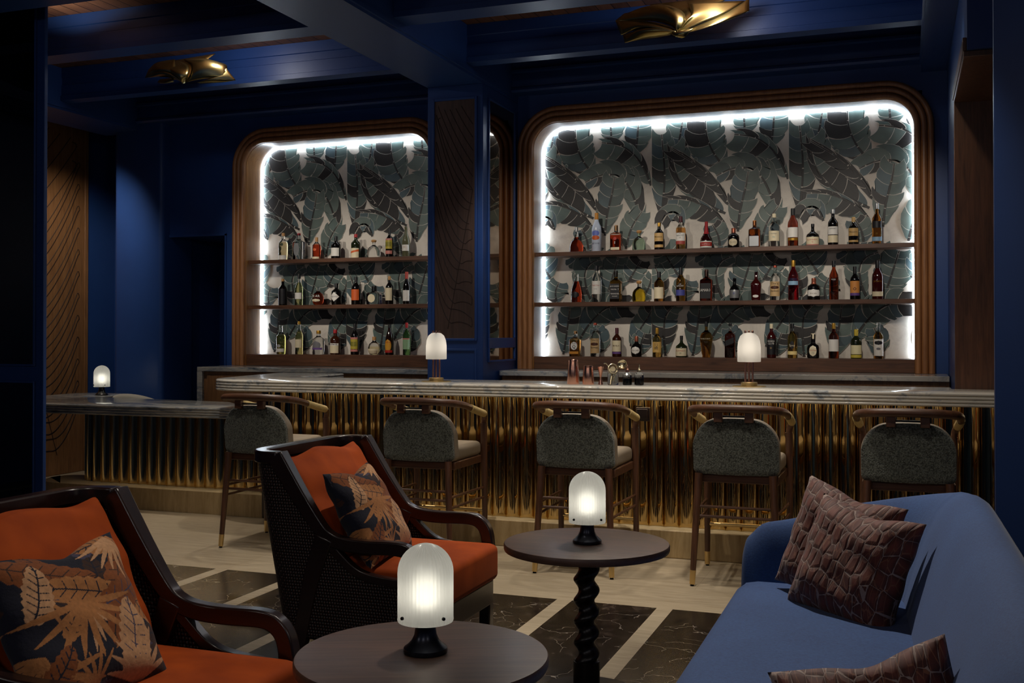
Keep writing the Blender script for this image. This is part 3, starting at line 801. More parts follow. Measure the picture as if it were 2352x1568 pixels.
def label_patch(m, prof, R, H, z0, z1, shape, sq, mi, lift, wid=1.15):
    rows = 9; cols = 12; vs = []; fs = []
    for i in range(rows):
        t = i/(rows-1); s = 2*t-1; z = z0+(z1-z0)*t; f = 1.0; sh = 0
        if shape in ('oval', 'circ', 'circ2'): f = math.sqrt(max(0, 1-s*s))
        elif shape == 'diam': f = 1-abs(s)
        elif shape == 'rr': f = min(1, math.sqrt(max(0, 1-abs(s)**5))+.02)
        half = {'circ': .42, 'circ2': .8, 'oval': .85, 'diam': 1.1}.get(shape, wid)*max(.001, f)
        r = R*rad(prof, z)+lift
        for j in range(cols):
            a = (2*j/(cols-1)-1)*half
            zz = z + (.05*(2*j/(cols-1)-1) if shape == 'slant' else 0)
            if sq: x = r*.82*a/1.15; vs.append((x, -r*1.0, zz*H))
            else: vs.append((r*math.sin(a), -r*math.cos(a), zz*H))
    for i in range(rows-1):
        for j in range(cols-1): fs.append((i*cols+j, i*cols+j+1, (i+1)*cols+j+1, (i+1)*cols+j))
    m.add(vs, fs, mi)
def make_bottle(nch, row, x, h, w_, shape, gl, fill, cap, labs, txt, label, n):
    prof = PROF[shape]; R = w_/2; sq = SQ.get(shape, 0); z = SHELF_Z[row]
    t = thing('bottle', label, 'bottle', (x, 8.735, z), 0, 'bottles in the %s niche' % ('narrow' if nch == 'L' else 'wide'))
    ccol, cz = cap
    fm = GM[gl]; trans = GL[gl][1]
    m = MB(); pr_ = [(0, 0)]+[(r*R, zz*h) for r, zz in prof]+[(0, .97*h)]
    mf = (lambda zz: 0) if (not trans or fill == 0 or fill >= .99) else (lambda zz: 0 if zz < fill*h else 1)
    m.lathe(pr_, 24, mi=0, sq=sq, mfun=mf); m.build('glass_body', [fm, CLEARG], t, ang=50)
    rc = rad(prof, cz)*R*1.06+.0006
    cm = MB()
    if shape in ('dome',):
        cm.lathe([(0, cz*h), (rc, cz*h), (rc*1.5, (cz+.04)*h), (rc*1.7, (cz+.09)*h), (rc*1.3, .985*h), (0, h)], 18)
    elif cz < .74:
        cm.lathe([(rad(prof, cz)*R*.95, cz*h)]+[(rad(prof, cz+(.97-cz)*q/10)*R*1.05+.0006, (cz+(.97-cz)*q/10)*h+.0005) for q in range(11)]+[(rad(prof, .97)*R*.95, h), (0, h)], 18)
    else:
        cm.lathe([(rad(prof, cz)*R*.9, cz*h), (rc, cz*h+.0005), (rc, .985*h), (rc*.92, h), (0, h)], 18)
    cm.build('cap', CLEARG if ccol == 'clearcap' else lab(ccol), t)
    for k, (a, b_, c, s) in enumerate(labs):
        lm = MB(); label_patch(lm, prof, R, h, a, b_, s, sq, 0, .0008+.0005*k); lm.build('paper_label', lab(c), t)
    if txt:
        tm = MB(); cols = []
        for s, zc, hh, c in txt:
            if c not in cols: cols.append(c)
            vs, fs = text_mesh(s, hh*h)
            if not vs: continue
            wd = max(v[0] for v in vs)-min(v[0] for v in vs); lim = R*1.7*max(.4, rad(prof, zc)); k = min(1, lim/wd)
            r = R*rad(prof, zc)+.0008+.0005*len(labs)+.0006
            if sq: pv = [(a*k, -r, zc*h+b_) for a, b_ in vs]
            else: pv = [(r*math.sin(a*k/r), -r*math.cos(a*k/r), zc*h+b_) for a, b_ in vs]
            if s == 'BLACK LABEL': pv = [(a, y, zz+a*.35*.5) for a, y, zz in pv]
            tm.add(pv, fs, cols.index(c))
        if tm.v: tm.build('lettering', [lab(c) for c in cols], t)
    return t
BOTTLES = [
('L',0,-5.485,0.258,0.089,'std','pale',0.66,('cork',0.88),[(0.03,0.18,'white','')],[],'pale gold bottle with tall cork and low white label on upper shelf'),
('L',0,-5.316,0.250,0.094,'sq','clear',0,('red',0.92),[(0.12,0.68,'silver','oval')],[],'square clear gin bottle with grey oval label and small red cap'),
('L',0,-5.128,0.206,0.079,'std','ruby',0.66,('cork',0.8),[(0.02,0.12,'cream',''),(0.38,0.5,'orange','circ')],[],'deep red bottle with orange round seal and cork on upper shelf'),
('L',0,-4.924,0.211,0.090,'std','black',1,('black',0.8),[(0.12,0.48,'white','')],[],'black stubby bottle with white label on upper shelf,black cap'),
('L',0,-4.719,0.223,0.086,'std','dgreen',1,('red',0.86),[(0.02,0.42,'cream',''),(0.24,0.32,'orange','slant')],[],'dark green bottle with red cap and cream label crossed in red'),
('L',0,-4.534,0.168,0.123,'dome','clear',0,('cork',0.84),[],[],"squat clear dome bottle with round cork on the narrower niche's upper shelf"),
('L',0,-4.376,0.260,0.071,'std','black',1,('black',0.8),[(0.3,0.6,'yellow',''),(0.12,0.24,'pink',''),(0.6,0.66,'pink','')],[('IIIII',0.45,0.16,'green')],'tall black bottle with yellow and pink label on upper shelf'),
('L',0,-4.211,0.276,0.070,'wine','olive',1,('olive',0.97),[(0.2,0.4,'white','')],[('10',0.32,0.06,'gold')],'tall olive grey bottle with white label,next to the column on upper shelf'),
('L',1,-5.489,0.251,0.082,'std','black',1,('cork',0.9),[(0.05,0.62,'dark','')],[],'black bottle with clear neck and gilt edged label on middle shelf'),
('L',1,-5.315,0.293,0.075,'wine','pale2',0.72,('black',0.84),[(0.2,0.4,'white','')],[],'tall pale green bottle with black cap and white label on middle shelf'),
('L',1,-5.111,0.169,0.109,'flask','ruby',0.8,('clearcap',0.86),[(0.18,0.34,'cream','oval')],[('PILAR',0.48,0.15,'white')],'round dark red flask with white lettering and glass stopper'),
('L',1,-4.919,0.198,0.092,'short','black',1,('black',0.8),[(0.16,0.6,'white','diam')],[("HENDRICK'S",0.38,0.05,'grey')],'short black apothecary bottle with white diamond label'),
('L',1,-4.716,0.255,0.084,'std','black',1,('black',0.8),[(0.16,0.55,'orange','')],[],'black bottle with plain orange label on middle shelf'),
('L',1,-4.529,0.170,0.119,'sq2','clear',0,('black',0.72),[(0.1,0.56,'cream','oval')],[],'squat clear square bottle with cream oval label and black stopper'),
('L',1,-4.376,0.256,0.071,'std','black',1,('cork',0.86),[(0.14,0.58,'cream','')],[],'black bottle with tall cream label and amber neck on middle shelf'),
('L',1,-4.204,0.291,0.068,'wine','black',1,('redwhite',0.78),[(0.1,0.43,'white','')],[],'dark wine bottle with white label and red and white capsule'),
('L',2,-5.506,0.266,0.089,'std','olivegold',0.66,('clearcap',0.93),[(0.08,0.2,'white',''),(0.24,0.34,'white','circ'),(0.27,0.31,'grey','circ')],[],'olive gold bottle with white seal and white base label on bottom ledge'),
('L',2,-5.312,0.307,0.073,'wine','paleyel',0.75,('gold',0.9),[(0.2,0.45,'cream','')],[],'tall frosted pale yellow bottle with gilt neck on bottom ledge'),
('L',2,-5.105,0.221,0.112,'short','clear',0.1,('gold',0.86),[(0.2,0.56,'grey','oval'),(0.2,0.28,'purple','')],[],'faceted clear decanter with grey oval label and gold cap'),
('L',2,-4.930,0.230,0.096,'short','brown',1,('red',0.85),[(0.06,0.45,'cream',''),(0.36,0.45,'white','')],[('DRAMBUIE',0.405,0.055,'maroon')],'brown bottle with cream label and red cap on bottom ledge'),
('L',2,-4.727,0.283,0.078,'std','black',1,('black',0.8),[(0.18,0.5,'yellow',''),(0.1,0.17,'pink',''),(0.5,0.56,'pink','')],[('IIIII',0.34,0.15,'green')],'tall black bottle with yellow and pink label on bottom ledge'),
('L',2,-4.529,0.164,0.111,'flask','pale',0.45,('cork',0.8),[(0.04,0.34,'cream','')],[],'squat pale flask with wide cream label on bottom ledge'),
('L',2,-4.375,0.273,0.079,'bell2','brownblack',1,('black',0.9),[(0.1,0.52,'amberlab','oval'),(0.08,0.16,'redlab','')],[('KAHLUA',0.42,0.05,'redlab')],'brown black bottle with arched yellow label on bottom ledge'),
('L',2,-4.203,0.291,0.070,'std','green',0.8,('red',0.84),[(0.18,0.5,'lgreen',''),(0.48,0.52,'pink','')],[],'tall green bottle with pale green label and red cap'),
('R',0,-2.615,0.214,0.114,'bell','ruby',0.55,('silver',0.82),[],[],'bell shaped cognac bottle of red amber with silver cap'),
('R',0,-2.438,0.329,0.082,'tall','frost',0,('amber2',0.83),[(0.4,0.55,'periw','oval'),(0.3,0.42,'orange','oval')],[('GREY GOOSE',0.21,0.042,'navy')],'tall frosted vodka bottle with blue and orange picture and amber cap'),
('R',0,-2.268,0.220,0.090,'sq','ruby',0.6,('cork',0.78),[(0.05,0.15,'cream',''),(0.42,0.54,'redlab','circ')],[('5',0.32,0.09,'white')],'square red bottle with red seal and cream strip at its base'),
('R',0,-2.073,0.173,0.112,'dome','mint',0,('cork',0.84),[],[],"squat mint clear dome bottle with round cork on the wider niche's top shelf"),
('R',0,-1.904,0.228,0.079,'std','black',1,('gold',0.86),[(0.32,0.62,'tan',''),(0.1,0.2,'tan','')],[('Matusalem',0.48,0.055,'black')],'black rum bottle with tan label and tan foot band beside the squat mint bottle'),
('R',0,-1.724,0.274,0.080,'std','amberclear',0.62,('maroon',0.82),[(0.24,0.5,'white',''),(0.16,0.26,'redlab2','')],[('THE',0.47,0.025,'black'),('GLENLIVET',0.42,0.037,'black'),('15',0.35,0.05,'black')],'whisky bottle with white label over red band and maroon neck'),
('R',0,-1.515,0.223,0.101,'bell','blackred',1,('red',0.55),[(0.04,0.28,'white',''),(0.1,0.24,'redlab','')],[('Grand Marnier',0.17,0.05,'white')],'bell shaped dark bottle with red neck and red and white label'),
('R',0,-1.296,0.163,0.091,'short','black',1,('copper',0.76),[(0.1,0.48,'cream','circ2')],[('Don Julio',0.3,0.06,'brown')],'short black bottle with round cream label and copper cap on top shelf'),
('R',0,-1.129,0.218,0.088,'sq','orangeam',1,('orange2',0.82),[(0.05,0.42,'silver','')],[],'square orange brown liqueur bottle with silver label and orange cap'),
('R',0,-0.976,0.267,0.087,'std','clear',0,('cream',0.88),[(0.18,0.48,'cream','')],[('Casamigos',0.4,0.035,'grey'),('~',0.3,0.1,'teal')],'clear tequila bottle with large cream label and cream stopper'),
('R',0,-0.831,0.303,0.082,'tall','brandy',1,('black',0.82),[(0.24,0.5,'white',''),(0.16,0.22,'gold','')],[],'tall red brandy bottle with white label,gold band and black cap'),
('R',0,-0.680,0.176,0.101,'dome2','black',1,('black',0.86),[(0.06,0.4,'cream',''),(0.0,0.08,'pink2','')],[('EL DORADO',0.28,0.06,'redlab'),('12',0.18,0.07,'redlab')],'squat black rum bottle with wide cream and pink label'),
('R',0,-0.527,0.284,0.078,'std','black',1,('silver',0.88),[(0.3,0.52,'white',''),(0.08,0.28,'cream','')],[("DEWAR'S",0.46,0.035,'black')],'black bottle with two stacked white labels and silver stopper'),
('R',0,-0.374,0.218,0.076,'std','black',1,('tan',0.82),[(0.32,0.6,'tan',''),(0.1,0.17,'tan','')],[('Matusalem',0.46,0.055,'black')],'black rum bottle with tan label and tan neck,second from end of top shelf'),
('R',0,-0.201,0.318,0.075,'std','amber',0.95,('silver',0.86),[(0.4,0.56,'dark',''),(0.08,0.18,'lblue','')],[('30',0.26,0.04,'gold')],'tallest amber bottle with dark label and pale blue foot label'),
('R',1,-2.617,0.241,0.090,'decanter','ruby',0.72,('clearcap',0.9),[(0.16,0.38,'dark','oval')],[],'red cognac decanter with black oval badge on middle shelf'),
('R',1,-2.438,0.308,0.081,'tall','clear',0,('black2',0.86),[(0.22,0.58,'white','')],[('Ketel One',0.46,0.045,'redlab'),('VODKA',0.36,0.022,'navy')],'tall clear vodka bottle with white label and black cap'),
('R',1,-2.270,0.262,0.091,'sq','amber',0.9,('black',0.8),[(0.1,0.58,'dark','')],[('JACK DANIELS',0.5,0.035,'white'),('Old No. 7',0.4,0.045,'white'),('TENNESSEE',0.26,0.04,'white'),('WHISKEY',0.18,0.03,'white')],'square amber whiskey bottle with large black label and black cap'),
('R',1,-2.074,0.177,0.112,'dome','yellow',0.6,('cork',0.84),[],[],'squat bright yellow dome bottle with round cork on middle shelf'),
('R',1,-1.905,0.246,0.083,'std','amber',0.9,('black2',0.8),[(0.1,0.48,'cream','')],[],'amber whisky bottle with big blank looking cream label and black cap'),
('R',1,-1.725,0.279,0.078,'std','amber',0.85,('black2',0.78),[(0.17,0.34,'blue2','')],[('THE',0.5,0.03,'white'),('GLENLIVET',0.45,0.042,'white'),('18',0.37,0.04,'white')],'amber bottle with white lettering above a violet blue label'),
('R',1,-1.514,0.257,0.097,'sq','ruby2',0.95,('brown',0.78),[(0.08,0.56,'dark','')],[('AMARO',0.34,0.09,'white')],'wide square red brown amaro bottle with black label'),
('R',1,-1.289,0.189,0.083,'flask2','black',1,('clearcap',0.8),[(0.12,0.46,'silver','')],[('*',0.27,0.2,'blue2')],'dark round shouldered bottle with silver blue square label'),
('R',1,-1.118,0.237,0.083,'flare','darkruby',0.78,('clearcap',0.88),[(0.1,0.2,'white','oval')],[],'dark flared bottle with glass stopper and white foot label'),
('R',1,-0.970,0.277,0.080,'std','clear',0,('copper2',0.94),[(0.12,0.54,'kraft',''),(0.32,0.42,'brown','oval')],[("Tito's",0.48,0.07,'black'),('Handmade',0.27,0.05,'black')],'clear vodka bottle with brown paper label and copper cap on middle shelf'),
('R',1,-0.829,0.315,0.081,'tall','red',0.95,('gold',0.84),[(0.38,0.48,'lblue','')],[('CAMPARI',0.52,0.055,'navy')],'bright red aperitif bottle with pale blue band and gold cap'),
('R',1,-0.673,0.172,0.096,'short','black',1,('copper',0.72),[(0.14,0.5,'white','rr')],[('Don Julio',0.3,0.06,'brown')],'short black bottle with white rounded label and copper cap on middle shelf'),
('R',1,-0.522,0.304,0.071,'tall','brandy',1,('black2',0.84),[],[('RON',0.52,0.035,'white')],'slim red brown rum bottle with white printed neck text'),
('R',1,-0.365,0.257,0.074,'std','black',1,('black',0.78),[(0.12,0.56,'sunset',''),(0.12,0.2,'purple','')],[('o',0.34,0.16,'brown')],'black bottle with orange and purple sunburst label'),
('R',1,-0.198,0.300,0.084,'tall','darkruby',1,('black2',0.8),[(0.08,0.2,'cream','')],[('ZACAPA',0.46,0.04,'gold')],'dark red bottle with cream foot label,last on middle shelf'),
('R',2,-2.624,0.215,0.092,'sq','amber',0.62,('cork',0.88),[(0.25,0.58,'white','oval'),(0.1,0.2,'amber2','')],[('RON',0.51,0.05,'black'),('Q',0.38,0.15,'black')],'square amber bottle with white cloud label and letter Q'),
('R',2,-2.450,0.283,0.082,'std','clear',0,('copper2',0.93),[(0.1,0.54,'kraft',''),(0.32,0.42,'brown','oval')],[("Tito's",0.49,0.07,'black'),('Handmade',0.27,0.05,'black')],'clear vodka bottle with brown paper label and copper cap on bottom ledge'),
('R',2,-2.263,0.241,0.079,'std','brown',1,('maroon',0.8),[(0.18,0.56,'cream',''),(0.1,0.17,'purple','')],[('ABUELO',0.38,0.05,'brown')],'brown rum bottle with cream label and maroon capsule'),
('R',2,-2.096,0.171,0.094,'flask2','black',1,('copper',0.74),[(0.14,0.5,'white','circ2')],[('Don Julio',0.32,0.07,'brown')],'squat black bottle with white round label and copper cap on bottom ledge'),
('R',2,-1.922,0.240,0.076,'std','goldam',0.85,('gold',0.8),[(0.16,0.52,'kraft2','')],[('山',0.44,0.1,'black'),('崎',0.3,0.1,'black')],'golden whisky bottle with brush lettered tan label'),
('R',2,-1.720,0.176,0.096,'dome2','dgreen',1,('black',0.8),[(0.06,0.42,'cream','')],[('EL DORADO',0.3,0.06,'redlab'),('15',0.18,0.08,'black')],'squat dark green rum bottle with wide cream label'),
('R',2,-1.517,0.290,0.105,'taper','amber',0.92,('black2',0.86),[],[("ANGEL'S ENVY",0.52,0.038,'cream')],'tall tapered amber bourbon bottle narrowing to a clear foot'),
('R',2,-1.324,0.276,0.081,'sq','ruby2',0.78,('black2',0.92),[(0.38,0.54,'dark','slant')],[],'square red brown whisky bottle with slanted black label'),
('R',2,-1.000,0.271,0.073,'std','darkruby',0.9,('cream',0.86),[(0.1,0.56,'dark','')],[('HAVANA',0.49,0.055,'white'),('CLUB',0.42,0.06,'white'),('o',0.3,0.09,'tan')],'dark red rum bottle with black label,white lettering and cream cap'),
('R',2,-0.837,0.272,0.076,'std','goldam',0.75,('black',0.86),[(0.26,0.5,'dark','circ'),(0.1,0.2,'paleyel2','')],[('Spey',0.37,0.07,'cream')],'golden bottle with black round label and black cap'),
('R',2,-0.678,0.194,0.091,'parr','black',1,('cream',0.78),[(0.08,0.52,'cream','oval')],[('Old Parr',0.32,0.06,'redlab'),('12',0.22,0.07,'grey')],'short black square whisky bottle with cream oval label and cream cap'),
('R',2,-0.524,0.274,0.078,'std','brandy',0.95,('gold',0.84),[(0.2,0.54,'white','')],[],'red brown whisky bottle with white label and gold capsule'),
('R',2,-0.357,0.226,0.084,'short','dgreen',1,('yelblk',0.78),[(0.15,0.46,'cream2',''),(0.03,0.13,'yellow2','')],[],'dark green bottle with cream label and yellow neck'),
('R',2,-0.193,0.279,0.074,'std','amber',0.7,('clearcap',0.93),[(0.08,0.54,'white',''),(0.38,0.5,'dark','oval'),(0.24,0.31,'grey','circ')],[],'amber bottle with ornate black and white label'),
]
for i, B in enumerate(BOTTLES): make_bottle(*B, i)

# ---------------------------------------------------------------- things on the bar
ZB = 1.0805
def shaker(x, y, r0, r1, h, label):
    t = thing('cocktail_shaker', label, 'cocktail shaker', (x, y, ZB), 0, 'copper shaker tins')
    MB().lathe([(0, 0), (r0*.96, 0), (r0, .004), (r0*.55+r1*.45, h*.6), (r1, h*.90)], 40).build('cup', COPPER, t)
    MB().lathe([(r1*1.02, h*.90), (r1*1.05, h*.905), (r1*.99, h*.985), (r1*.9, h), (0, h)], 40).build('lid', COPPER, t)
shaker(-2.085, 6.89, .0425, .0315, .165, 'tall copper cocktail shaker on the bar')
shaker(-1.975, 6.87, .039, .0315, .125, 'shorter copper shaker tin between tall shaker and jigger')
jg = MB().lathe([(0, 0), (.0165, 0), (.0165, .003), (.006, .040), (.006, .046), (.020, .116), (.0212, .118), (.0195, .1165), (.004, .05), (0, .05)], 30)
o = jg.build('jigger', COPPER); o.location = (-1.893, 6.88, ZB); tag(o, 'slim copper jigger standing on the bar', 'jigger')
mg = thing('mixing_glass', 'short clear glass on the bar holding bar tools', 'glass', (-1.806, 6.87, ZB))
MB().lathe([(0, .0), (.036, 0), (.037, .01), (.037, .088), (.034, .088), (.034, .012), (0, .012)], 36).build('glass_wall', CLEARG, mg)
def tool(name, label, cat, build):
    t = thing(name, label, cat, (-1.806, 6.87, ZB)); build(t); return t
SILV = plain('pale_brass', (.78, .66, .42), .25, 1.0, .05)
def _spoon(t):
    MB().tube(spline([(.012, 0, .016), (-.01, .0, .07), (-.03, 0, .118), (-.045, 0, .138)], 6), .0028, 8).build('handle', SILV, t)
    MB().tube(spline([(-.045, 0, .138), (-.055, -.003, .142), (-.06, -.003, .136)], 5), [.003]*5+[.0045]*5+[.002], 8).build('tip', SILV, t)
tool('bar_spoon', 'curved bar spoon leaning out of the mixing glass', 'spoon', _spoon)
def _hawthorn(t):
    M = Matrix.Translation((0, -.006, .105)) @ Matrix.Rotation(math.radians(62), 4, 'X') @ Matrix.Rotation(.4, 4, 'Y')
    a = [(.030*math.cos(2*PI*k/28), .036*math.sin(2*PI*k/28), 0) for k in range(28)]
    MB().tube(a, .0035, 8, closed=True).xf(M).build('rim', SILV, t)
    sp = [((.024+.004*math.cos(k*2.1))*math.cos(2*PI*k/90), (.029+.004*math.cos(k*2.1))*math.sin(2*PI*k/90), .004*math.sin(k*2.1)) for k in range(91)]
    MB().tube(sp, .0012, 5).xf(M).build('spring', SILV, t)
    MB().lathe([(0, -.001), (.018, -.001), (.018, .001), (0, .001)], 20).xf(M).build('plate', SILV, t)
    MB().tube([(0, -.036, 0), (-.002, -.115, 0)], .006, 8).xf(M).build('handle', SILV, t)
tool('cocktail_strainer', 'brass spring strainer standing in the mixing glass', 'strainer', _hawthorn)
def _fine(t):
    M = Matrix.Translation((.062, -.004, .135)) @ Matrix.Rotation(math.radians(70), 4, 'X') @ Matrix.Rotation(.5, 4, 'Z')
    MB().lathe([(.0, -.022), (.014, -.019), (.026, -.009), (.032, 0), (.030, .001), (.024, -.008), (.0, -.020)], 26).xf(M).build('bowl', SILV, t)
    MB().tube(spline([(.034, 0, .12), (.015, 0, .07), (-.01, 0, .02)], 5), .004, 8).build('handle', SILV, t)
tool('fine_strainer', 'small bowl shaped strainer leaning out of the mixing glass', 'strainer', _fine)
LIQK = plain('bitters_dark', '#0a0808', .15); LIQR = plain('bitters_red', '#5a0f12', .15)
for (x, y, liq, lb, lf) in ((-1.715, 6.89, LIQK, 'cut glass bitters bottle with dark liquid and copper neck', COPPER), (-1.638, 6.90, LIQR, 'cut glass bitters bottle with red liquid and silver neck', SILV)):
    t = thing('bitters_bottle', lb, 'bitters bottle', (x, y, ZB), 0, 'cut glass bitters bottles')
    m = MB(); n = 24; prof = [(0, 0), (.027, 0), (.030, .004), (.030, .066), (.024, .078), (.011, .086), (.011, .095)]
    m.lathe(prof, n)
    for i, v in enumerate(m.v):
        if .003 < v[2] < .067: 
            q = 1+.035*math.cos(i*PI); m.v[i] = (v[0]*q, v[1]*q, v[2])
    m.build('glass_body', CLEARG, t, ang=15)
    m = MB(); pr_ = [(0, .004), (.0262, .004)]
    for k in range(9): pr_.append((.0262, .004+.04*(k+1)/9))
    pr_.append((0, .045)); m.lathe(pr_, n)
    m.build('liquid', liq, t, ang=15)
    MB().lathe([(.0135, .084), (.0135, .098), (.009, .103), (.0065, .106), (.003, .122), (.002, .135), (0, .135)], 18).build('dasher_top', lf, t)

# lamps on the bar: opal dome on three copper rods
SHADEB = NT('opal_shade')
def _ob(t):
    tr = t.n('ShaderNodeBsdfTranslucent'); tr.inputs[0].default_value = (.92, .9, .86, 1)
    m1 = t.n('ShaderNodeMixShader'); m1.inputs[0].default_value = .55
    t.set(Base_Color=(.85, .83, .8, 1), Roughness=.35); t.l(t.b.outputs[0], m1.inputs[1]); t.l(tr.outputs[0], m1.inputs[2]); t.l(m1.outputs[0], t.out.inputs['Surface'])
_ob(SHADEB); SHADEB = SHADEB.m
BULBB = emit('bar_bulb', (1, .9, .76), 5.5)
def bar_lamp(x, y, label, rz):
    t = thing('bar_lamp', label, 'table lamp', (x, y, ZB), rz, 'opal dome lamps on the bar')
    MB().lathe([(0, 0), (.105, 0), (.106, .003), (.10, .005), (0, .005)], 48).build('base_plate', BRASSS, t)
    MB().lathe([(0, .005), (.052, .005), (.052, .026), (.049, .028), (0, .028)], 40).build('base_drum', BRASSS, t)
    for k in range(3):
        a = 2*PI*k/3+.5
        MB().tube([(.026*math.cos(a), .026*math.sin(a), .026), (.026*math.cos(a), .026*math.sin(a), .348)], .0065, 12).build('rod', COPPER, t)
        MB().lathe([(0, .346), (.007, .346), (.007, .353), (.004, .358), (0, .358)], 12, (.026*math.cos(a), .026*math.sin(a), 0)).build('finial', COPPER, t)
    pr_ = [(.066, .157), (.0725, .158), (.0735, .162), (.073, .25), (.068, .29), (.055, .322), (.034, .340), (0, .344)]
    MB().lathe(pr_, 48).build('shade', SHADEB, t)
    MB().lathe([(0, .20), (.018, .20), (.026, .22), (.026, .27), (.018, .29), (0, .29)], 16).build('bulb', BULBB, t)
bar_lamp(-3.10, 6.92, 'opal dome lamp on copper rods on the bar, in front of the column', .4)
bar_lamp(-.935, 6.95, 'opal dome lamp on copper rods on the bar, before the wide niche', 1.2)

# portable fluted glass lamps
LGLASS = NT('fluted_glass')
def _lg(t):
    for n_ in list(t.t.nodes):
        if n_.type == 'BSDF_PRINCIPLED': t.t.nodes.remove(n_)
    tc = t.n('ShaderNodeTexCoord'); sp = t.n('ShaderNodeSeparateXYZ'); t.l(tc.outputs['Object'], sp.inputs[0])
    ang = t.math('ARCTAN2', sp.outputs[1], sp.outputs[0]); wob = t.math('MULTIPLY', t.noise(t.coord((30, 30, 8)), 1.5, 2), 1.2)
    wv = t.math('SINE', t.math('ADD', t.math('MULTIPLY', ang, 44), wob))
    bp = t.n('ShaderNodeBump'); bp.inputs['Strength'].default_value = .35; bp.inputs['Distance'].default_value = .004; t.l(wv, bp.inputs['Height'])
    tr = t.n('ShaderNodeBsdfTranslucent'); tr.inputs[0].default_value = (.80, .82, .80, 1)
    di = t.n('ShaderNodeBsdfDiffuse'); di.inputs[0].default_value = (.62, .65, .63, 1)
    rf = t.n('ShaderNodeBsdfRefraction'); rf.inputs['Roughness'].default_value = 1.0; rf.inputs['IOR'].default_value = 1.3; rf.inputs[0].default_value = (.92, .95, .93, 1)
    gs = t.n('ShaderNodeBsdfGlossy'); gs.inputs['Roughness'].default_value = .18
    for q in (tr, di, rf, gs): t.l(bp.outputs[0], q.inputs['Normal'])
    m1 = t.n('ShaderNodeMixShader'); m1.inputs[0].default_value = .22; t.l(tr.outputs[0], m1.inputs[1]); t.l(rf.outputs[0], m1.inputs[2])
    m2 = t.n('ShaderNodeMixShader'); m2.inputs[0].default_value = .16; t.l(m1.outputs[0], m2.inputs[1]); t.l(di.outputs[0], m2.inputs[2])
    m3 = t.n('ShaderNodeMixShader'); m3.inputs[0].default_value = .06; t.l(m2.outputs[0], m3.inputs[1]); t.l(gs.outputs[0], m3.inputs[2])
    t.l(m3.outputs[0], t.out.inputs['Surface'])
_lg(LGLASS); LGLASS = LGLASS.m
BULB = emit('lamp_core', (1, .92, .78), 4.2)
LMETAL = plain('gunmetal', '#2b2d36', .3, .8, .05)
def portable_lamp(loc, label, metal, rz=0):
    t = thing('portable_lamp', label, 'table lamp', loc, rz, 'portable fluted glass lamps')
    MB().lathe([(0, 0), (.0555, 0), (.057, .004), (.056, .012), (.048, .018), (.036, .030), (.029, .045), (.027, .06), (.027, .080), (0, .080)], 48).build('base', metal, t)
    R = .072; pr_ = [(R-.001, .080)]+[(R+.0005, .084), (R, .09), (R, .20)]+[(R*math.cos(a), .205+.0735*math.sin(a)) for a in [PI/2*k/10 for k in range(0, 10)]]+[(0, .2785)]
    MB().lathe(pr_, 64).build('glass_shade', LGLASS, t)
    MB().lathe([(0, .112), (.02, .114), (.029, .128), (.029, .182), (.02, .198), (0, .201)], 24).build('bulb', BULB, t)
    MB().lathe([(0, .078), (.033, .078), (.033, .083), (0, .083)], 24).build('collar', metal, t)
    for a in (-2.36, -.78, .78, 2.36):
        m = MB().lathe([(0, 0), (.0045, 0), (.0045, .004), (.003, .006), (0, .006)], 12)
        m.xf(Matrix.Translation((R*math.cos(a), R*math.sin(a), .098)) @ Matrix.Rotation(a, 4, 'Z') @ Matrix.Rotation(PI/2, 4, 'Y')).build('screw', BLACKM, t)
# ---------------------------------------------------------------- bar stools
def boucle():
    t = NT('boucle_fabric'); v = t.coord((1, 1, 1))
    vo = t.n('ShaderNodeTexVoronoi'); vo.inputs['Scale'].default_value = 130; t.l(v, vo.inputs['Vector'])
    nz = t.noise(v, 70, 4, .7, 1.5); big = t.noise(v, 85, 2, .5, 2.0)
    hole = t.math('LESS_THAN', big, .34)
    h = t.math('SUBTRACT', t.math('ADD', t.math('MULTIPLY', vo.outputs['Distance'], -.6), nz), t.math('MULTIPLY', hole, .6))
    col = t.ramp(h, [(.0, srgb('#3a3d36')), (.35, srgb('#767b71')), (.8, srgb('#8e9286'))])
    t.l(col, t.b.inputs['Base Color']); t.set(Roughness=.95); t.b.inputs['Sheen Weight'].default_value = .25
    t.bump(h, .9, .006); return t.m
BOUC = boucle()
LEATH = plain('beige_leather', '#8f8373', .55, 0, .06, 6, .08, 200)
STRAW = NT('wrapped_rattan')
_v = STRAW.coord((1, 1, 1)); _f = STRAW.noise(_v, 160, 3, .7)
STRAW.l(STRAW.ramp(_f, [(.3, srgb('#a98c4e')), (.7, srgb('#e0c98c'))]), STRAW.b.inputs['Base Color']); STRAW.set(Roughness=.6); STRAW.bump(_f, .5, .003); STRAW = STRAW.m
FEET = BRASSS
